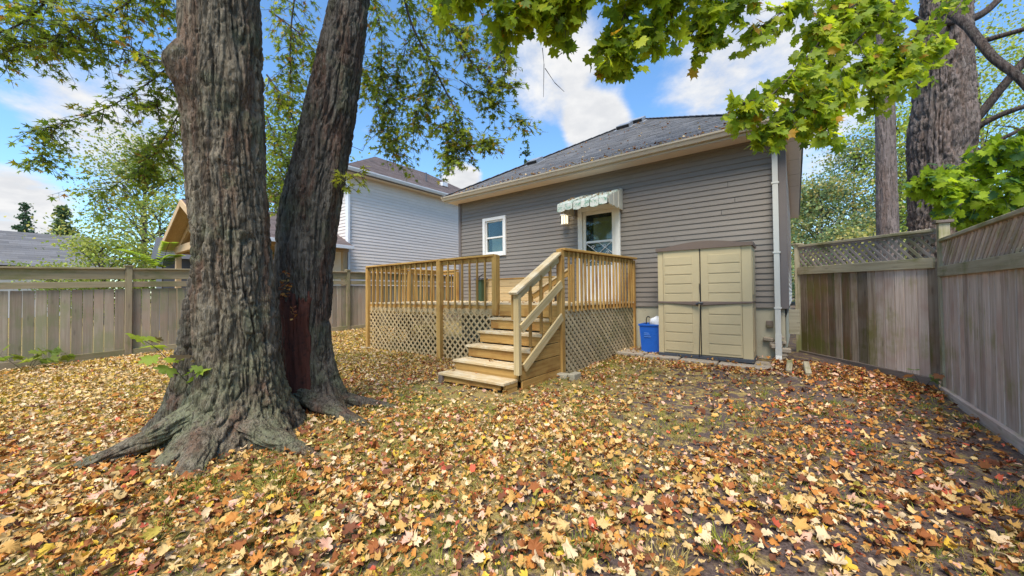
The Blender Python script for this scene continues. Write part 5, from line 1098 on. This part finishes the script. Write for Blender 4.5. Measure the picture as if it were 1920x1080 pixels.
def frond(base, tipv, n, L, pal, t_):
    sg = []; s_ = spline([base, base.lerp(tipv, .5)+Vector((0, 0, .1)), tipv], 8); ps, tp, nr2 = [], [], []
    d = (tipv-base).normalized(); sd_ = d.cross(Vector((0, 0, 1))).normalized()
    for i in range(len(s_)-1): sg.append((s_[i], s_[i+1], .008, .006))
    for j in range(n):
        u = (j+1)/n*(len(s_)-1.01); i = int(u); p_ = s_[i].lerp(s_[i+1], u-i)
        for s in (-1, 1): ps.append(p_); tp.append(sd_*s+d*.4+Vector((0, 0, -.25))); nr2.append(Vector((0, 0, 1)))
    obj('stem', twig_mesh('stem', sg, M_TWIG), t_); leaf_objs('leaflet', t_, arr(ps), arr(tp), arr(nr2), np.full(len(ps), L), np.array(pal), RNG.integers(0, len(pal), len(ps)), T_DIA, M_LBIG)
fb = P(305, 500, 11.6); su = thing('sumac', (fb.x, fb.y, .1), 'feathery bright green sumac fronds leaning above the left fence', 'plant')
obj('stem', mesh('stem', *tube([Vector((fb.x, fb.y, 0)), fb], .02, 6), M_TWIG), su)
for px, py in ((232, 468), (238, 482), (330, 478), (318, 455)): frond(fb, P(px, py, 11.5), 14, .26, [(.32, .42, .05), (.24, .36, .05)], su)

# ================================================================== GRASS AND FALLEN LEAVES
def inyard(x, y):
    ok = (x > -11.2) & (x < 1.44) & (y > -2.2) & (y < 7.85)
    ok &= ~((x > DX0) & (x < DX1+.1) & (y > DYF-.02)); ok &= ~((x > SX0) & (x < SX1+.04) & (y > 3.95) & (y < DYF))
    ok &= ~((x > CX0) & (x < CX1) & (y > CY0-.02)); ok &= ~((x > .0) & (y > 9.24-(x-.02)*1.378-.06))
    ok &= np.hypot(x-BC[0], y-BC[1]) > .52; ok &= np.hypot(x-BC2[0], y-BC2[1]) > .36
    ok &= np.hypot(x, y) > .75
    return ok
def in_view(x, y, m=260):
    a, b, c = proj(np.stack([x, y, 0*x], 1)); return (c > .3) & (a > -m) & (a < 1920+m) & (b < 1080+m*1.4)
# grass tufts
n = 1950; tx, ty = RNG.uniform(-11, 1.4, n*4), RNG.uniform(-1.8, 7.6, n*4); pn = fbm(np.stack([tx*.8, ty*.8, 0*tx+3], 1), 3)
k = inyard(tx, ty) & in_view(tx, ty, 200) & (pn > .44) & (RNG.random(len(tx)) < np.where(tx > -.8, .45, 1)); tx, ty = tx[k][:n], ty[k][:n]
extra = [(-3.18, .72), (-2.82, 1.05), (-2.75, .98), (-2.9, 1.12), (-2.62, 1.0), (-3.3, .62), (-.9, 1.75), (-.55, 1.95), (-.3, 2.2), (-1.7, 1.9), (-.2, 3.1), (-1.5, 2.6)]
tx = np.concatenate([tx, [e_[0] for e_ in extra]]); ty = np.concatenate([ty, [e_[1] for e_ in extra]])
bp, bt, bn, bs, bc = [], [], [], [], []
for i in range(len(tx)):
    big = i >= len(tx)-len(extra); m_ = 130 if big else int(RNG.integers(20, 60)); rr = (.11 if big else RNG.uniform(.05, .13)); a = RNG.uniform(0, 6.28, m_); q_ = np.sqrt(RNG.random(m_))*rr
    x_, y_ = tx[i]+q_*np.cos(a), ty[i]+q_*np.sin(a); lean = RNG.normal(0, .45, (m_, 2))+.5*np.stack([np.cos(a), np.sin(a)], 1)
    bp.append(np.stack([x_, y_, gz(x_, y_)-.005], 1)); bt.append(np.concatenate([lean, np.full((m_, 1), .9)], 1)); bn.append(RNG.normal(0, 1, (m_, 3)))
    bs.append(RNG.uniform(.05, .12, m_)*(.85 if big else .6)); base_ = np.array([(.27, .29, .035), (.38, .32, .08), (.17, .21, .035), (.42, .33, .12)])[RNG.choice(4, p=[.42, .2, .28, .1])]; bc.append(base_*RNG.uniform(.7, 1.3, (m_, 1)))
T_BL = [(np.array([(-.035, 0, 0), (.035, 0, 0), (.028, .55, .06), (-.028, .55, .06), (0, 1., .28)]), np.array([[0, 1, 2], [0, 2, 3], [3, 2, 4]]))]
tag(obj('grass', leaves_mesh('grass', *map(np.concatenate, (bp, bt, bn, bs, bc)), T_BL, M_GRASS)), 'thin tufts of green and straw grass poking through the leaves', 'grass', None, 'stuff')
# leaf litter
PAL = np.array([(.60, .41, .17), (.52, .30, .085), (.46, .19, .04), (.29, .10, .03), (.66, .49, .29), (.58, .38, .045), (.17, .06, .028), (.50, .10, .05), (.62, .36, .25), (.38, .29, .05)])
WT = np.array([21, 19, 17, 13, 15, 5.5, 10, 1.6, 6., 3.])
N = 212000; lx, ly = RNG.uniform(-11.2, 1.44, N), RNG.uniform(-2.2, 7.85, N); q3 = np.stack([lx, ly, 0*lx], 1)
dens = .32+.9*fbm(q3*1.3+4, 4); dens *= 1-.62*ss(-2.2, .3, lx)*ss(2.2, 3.6, ly)*ss(.40, .58, fbm(q3*1.7+30, 3)); dens *= 1-.72*ss(.49, .58, fbm(q3*np.array([1.0, 1.0, 1])+70, 4))
dtree = np.hypot(lx-TC[0]-.4, ly-TC[1]+.1); dens *= 1+.6*np.exp(-(dtree/1.0)**2); dens = np.where(ly > 6.7, np.maximum(dens, .9), dens); dens = np.where((ly > 6.98) & (lx > -2.95) & (lx < -.32), np.where(lx < -2.02, .6, .10), dens); dens = np.where(lx < -4.6, np.maximum(dens*1.15, .8), dens); nrz = (1-ss(2.6, 3.8, ly))*ss(-4.8, -4.4, lx); dens = np.maximum(dens*(1+.3*nrz), nrz*np.where(lx > -.6, .5, .72)*(.6+.8*fbm(q3*2.1+11, 3)))
k = inyard(lx, ly) & (RNG.random(N) < dens*np.where(in_view(lx, ly), .66, .1)); lx, ly = lx[k], ly[k]; N = len(lx)
def wts_at(x, y):
    wv_ = np.repeat(WT[None], len(x), 0); lft = ss(-5.5, -8, x)[:, None]; rgt = (ss(-2.0, .2, x)*ss(2.6, 4.8, y))[:, None]; nt_ = np.exp(-(np.hypot(x-TC[0]-.3, y-TC[1])/1.2)**2)[:, None]
    wv_ = wv_*(1+lft*np.array([[1.0, .2, -.6, -.8, .9, 2.6, -.9, -1, -.7, 1.5]]))*(1+rgt*np.array([[-.5, .2, 1.2, 1.8, -.5, -.9, 1.8, 4., 1.4, -.9]]))*(1+nt_*np.array([[0, .3, .9, .9, 0, -.3, .6, .3, .5, -.5]]))
    wv_ = np.maximum(wv_, .01); return wv_/wv_.sum(1, keepdims=True)
cw = np.cumsum(wts_at(lx, ly), 1); ci = np.minimum((RNG.random((N, 1)) > cw).sum(1), len(PAL)-1)
lz = gz(lx, ly)+RNG.uniform(.006, .045, N); size = RNG.gamma(4.5, .0070, N).clip(.014, .072); a = RNG.uniform(0, 6.283, N)
tip = np.stack([np.cos(a), np.sin(a), RNG.normal(0, .28, N)], 1); nor = np.stack([RNG.normal(0, .58, N), RNG.normal(0, .58, N), np.where(RNG.random(N) < .5, 1., -1.)], 1)
on_slab = (ly > 7.1) & (lx > -2.98) & (lx < -.3); lz = lz+on_slab*.03
pos = np.stack([lx, ly, lz], 1)
x_, y_, z_ = proj(pos); vis = (z_ > .4) & (x_ > 5) & (x_ < 1915) & (y_ < 1075); rank = np.argsort(-np.where(vis, size/np.maximum(z_, .1), -1)); top, rest = rank[:300], rank[300:]
col = PAL[ci]*RNG.uniform(.72, 1.22, (N, 1))
nr_m = rest[(z_[rest] < 2.5) & (z_[rest] > 0)]; fr_m = rest[~((z_[rest] < 2.5) & (z_[rest] > 0))]
tag(obj('leaf_litter', leaves_mesh('leaf_litter', pos[fr_m], tip[fr_m], nor[fr_m], size[fr_m], col[fr_m], T_LITF, M_LIT, -.3)), 'carpet of dry fallen maple leaves covering the far yard', 'leaf litter', None, 'stuff')
tag(obj('leaf_litter', leaves_mesh('leaf_litter', pos[nr_m], tip[nr_m], nor[nr_m], size[nr_m], col[nr_m], T_LIT, M_LIT, -.3)), 'carpet of dry fallen maple leaves covering the near lawn', 'leaf litter', None, 'stuff')
CN = ['tan', 'light brown', 'orange brown', 'dark brown', 'pale buff', 'golden yellow', 'very dark brown', 'red', 'pinkish', 'olive']
leaf_objs('fallen_leaf', None, pos[top]+np.array([0, 0, .012]), tip[top], nor[top], size[top]*1.05, PAL, ci[top], T_LITH, M_LIT, -.3,
          lab=lambda o, c: tag(o, 'one of the larger %s fallen maple leaves on the near lawn' % CN[c], 'leaf', '%s fallen leaves near the camera' % CN[c]))
# leaves caught on roof edge, deck and in the tree fork
def scatter(name, label, pts, s0, s1, par=None):
    p_ = np.array(pts); n_ = len(p_); a_ = RNG.uniform(0, 6.28, n_)
    m_ = leaves_mesh(name, p_, np.stack([np.cos(a_), np.sin(a_), RNG.normal(0, .3, n_)], 1), np.stack([RNG.normal(0, .35, n_), RNG.normal(0, .35, n_), np.ones(n_)], 1), RNG.uniform(s0, s1, n_), PAL[RNG.choice([1, 2, 3, 3, 6] if name == 'fork_leaves' else [0, 1, 2, 3, 4], n_)]*RNG.uniform(.6, 1.1, (n_, 1)), T_LIT, M_LIT, -.3)
    return tag(obj(name, m_, par), label, 'leaf litter', None, 'stuff')
rp = []
for _ in range(330):
    u = random.random(); v_ = abs(random.gauss(0, .05)) if random.random() < .75 else random.random()*.8; p_ = e0.lerp(e1, u).lerp(AP, min(v_, .95)); rp.append(tuple(p_+nrm*(.025 if nrm.z > 0 else -.025)))
scatter('roof_leaves', 'dry leaves caught along the gutter and scattered on the grey roof', rp, .03, .06)
dp_ = [(random.uniform(DX0+.1, DX1-.1), random.uniform(DYF+.1, WY-.2), DZ+.008) for _ in range(120)]+[(random.uniform(SX0, SX1), y_+random.uniform(.03, .28), z_+.008) for (y_, z_) in TR for _ in range(2)]
scatter('deck_leaves', 'few dry leaves lying on the deck boards and steps', dp_, .03, .055)
fk = [tuple(P(random.uniform(523, 545), random.uniform(505, 560), random.uniform(3.75, 3.95))) for _ in range(26)]+[tuple(P(random.uniform(545, 556), random.uniform(575, 600), random.uniform(3.8, 3.9))) for _ in range(14)]
scatter('fork_leaves', 'red brown dead leaves lodged in the fork between the two trunks', fk, .025, .045)
aw_ = [(random.uniform(AX0, AX1), WY-random.uniform(.02, .7), 0) for _ in range(90)]; aw_ = [(x, y, AZ-(WY-y)*(AZ-AZF)/AP_+.02) for x, y, _ in aw_]
scatter('awning_leaves', 'dry debris lying on top of the door awning', aw_, .02, .04)
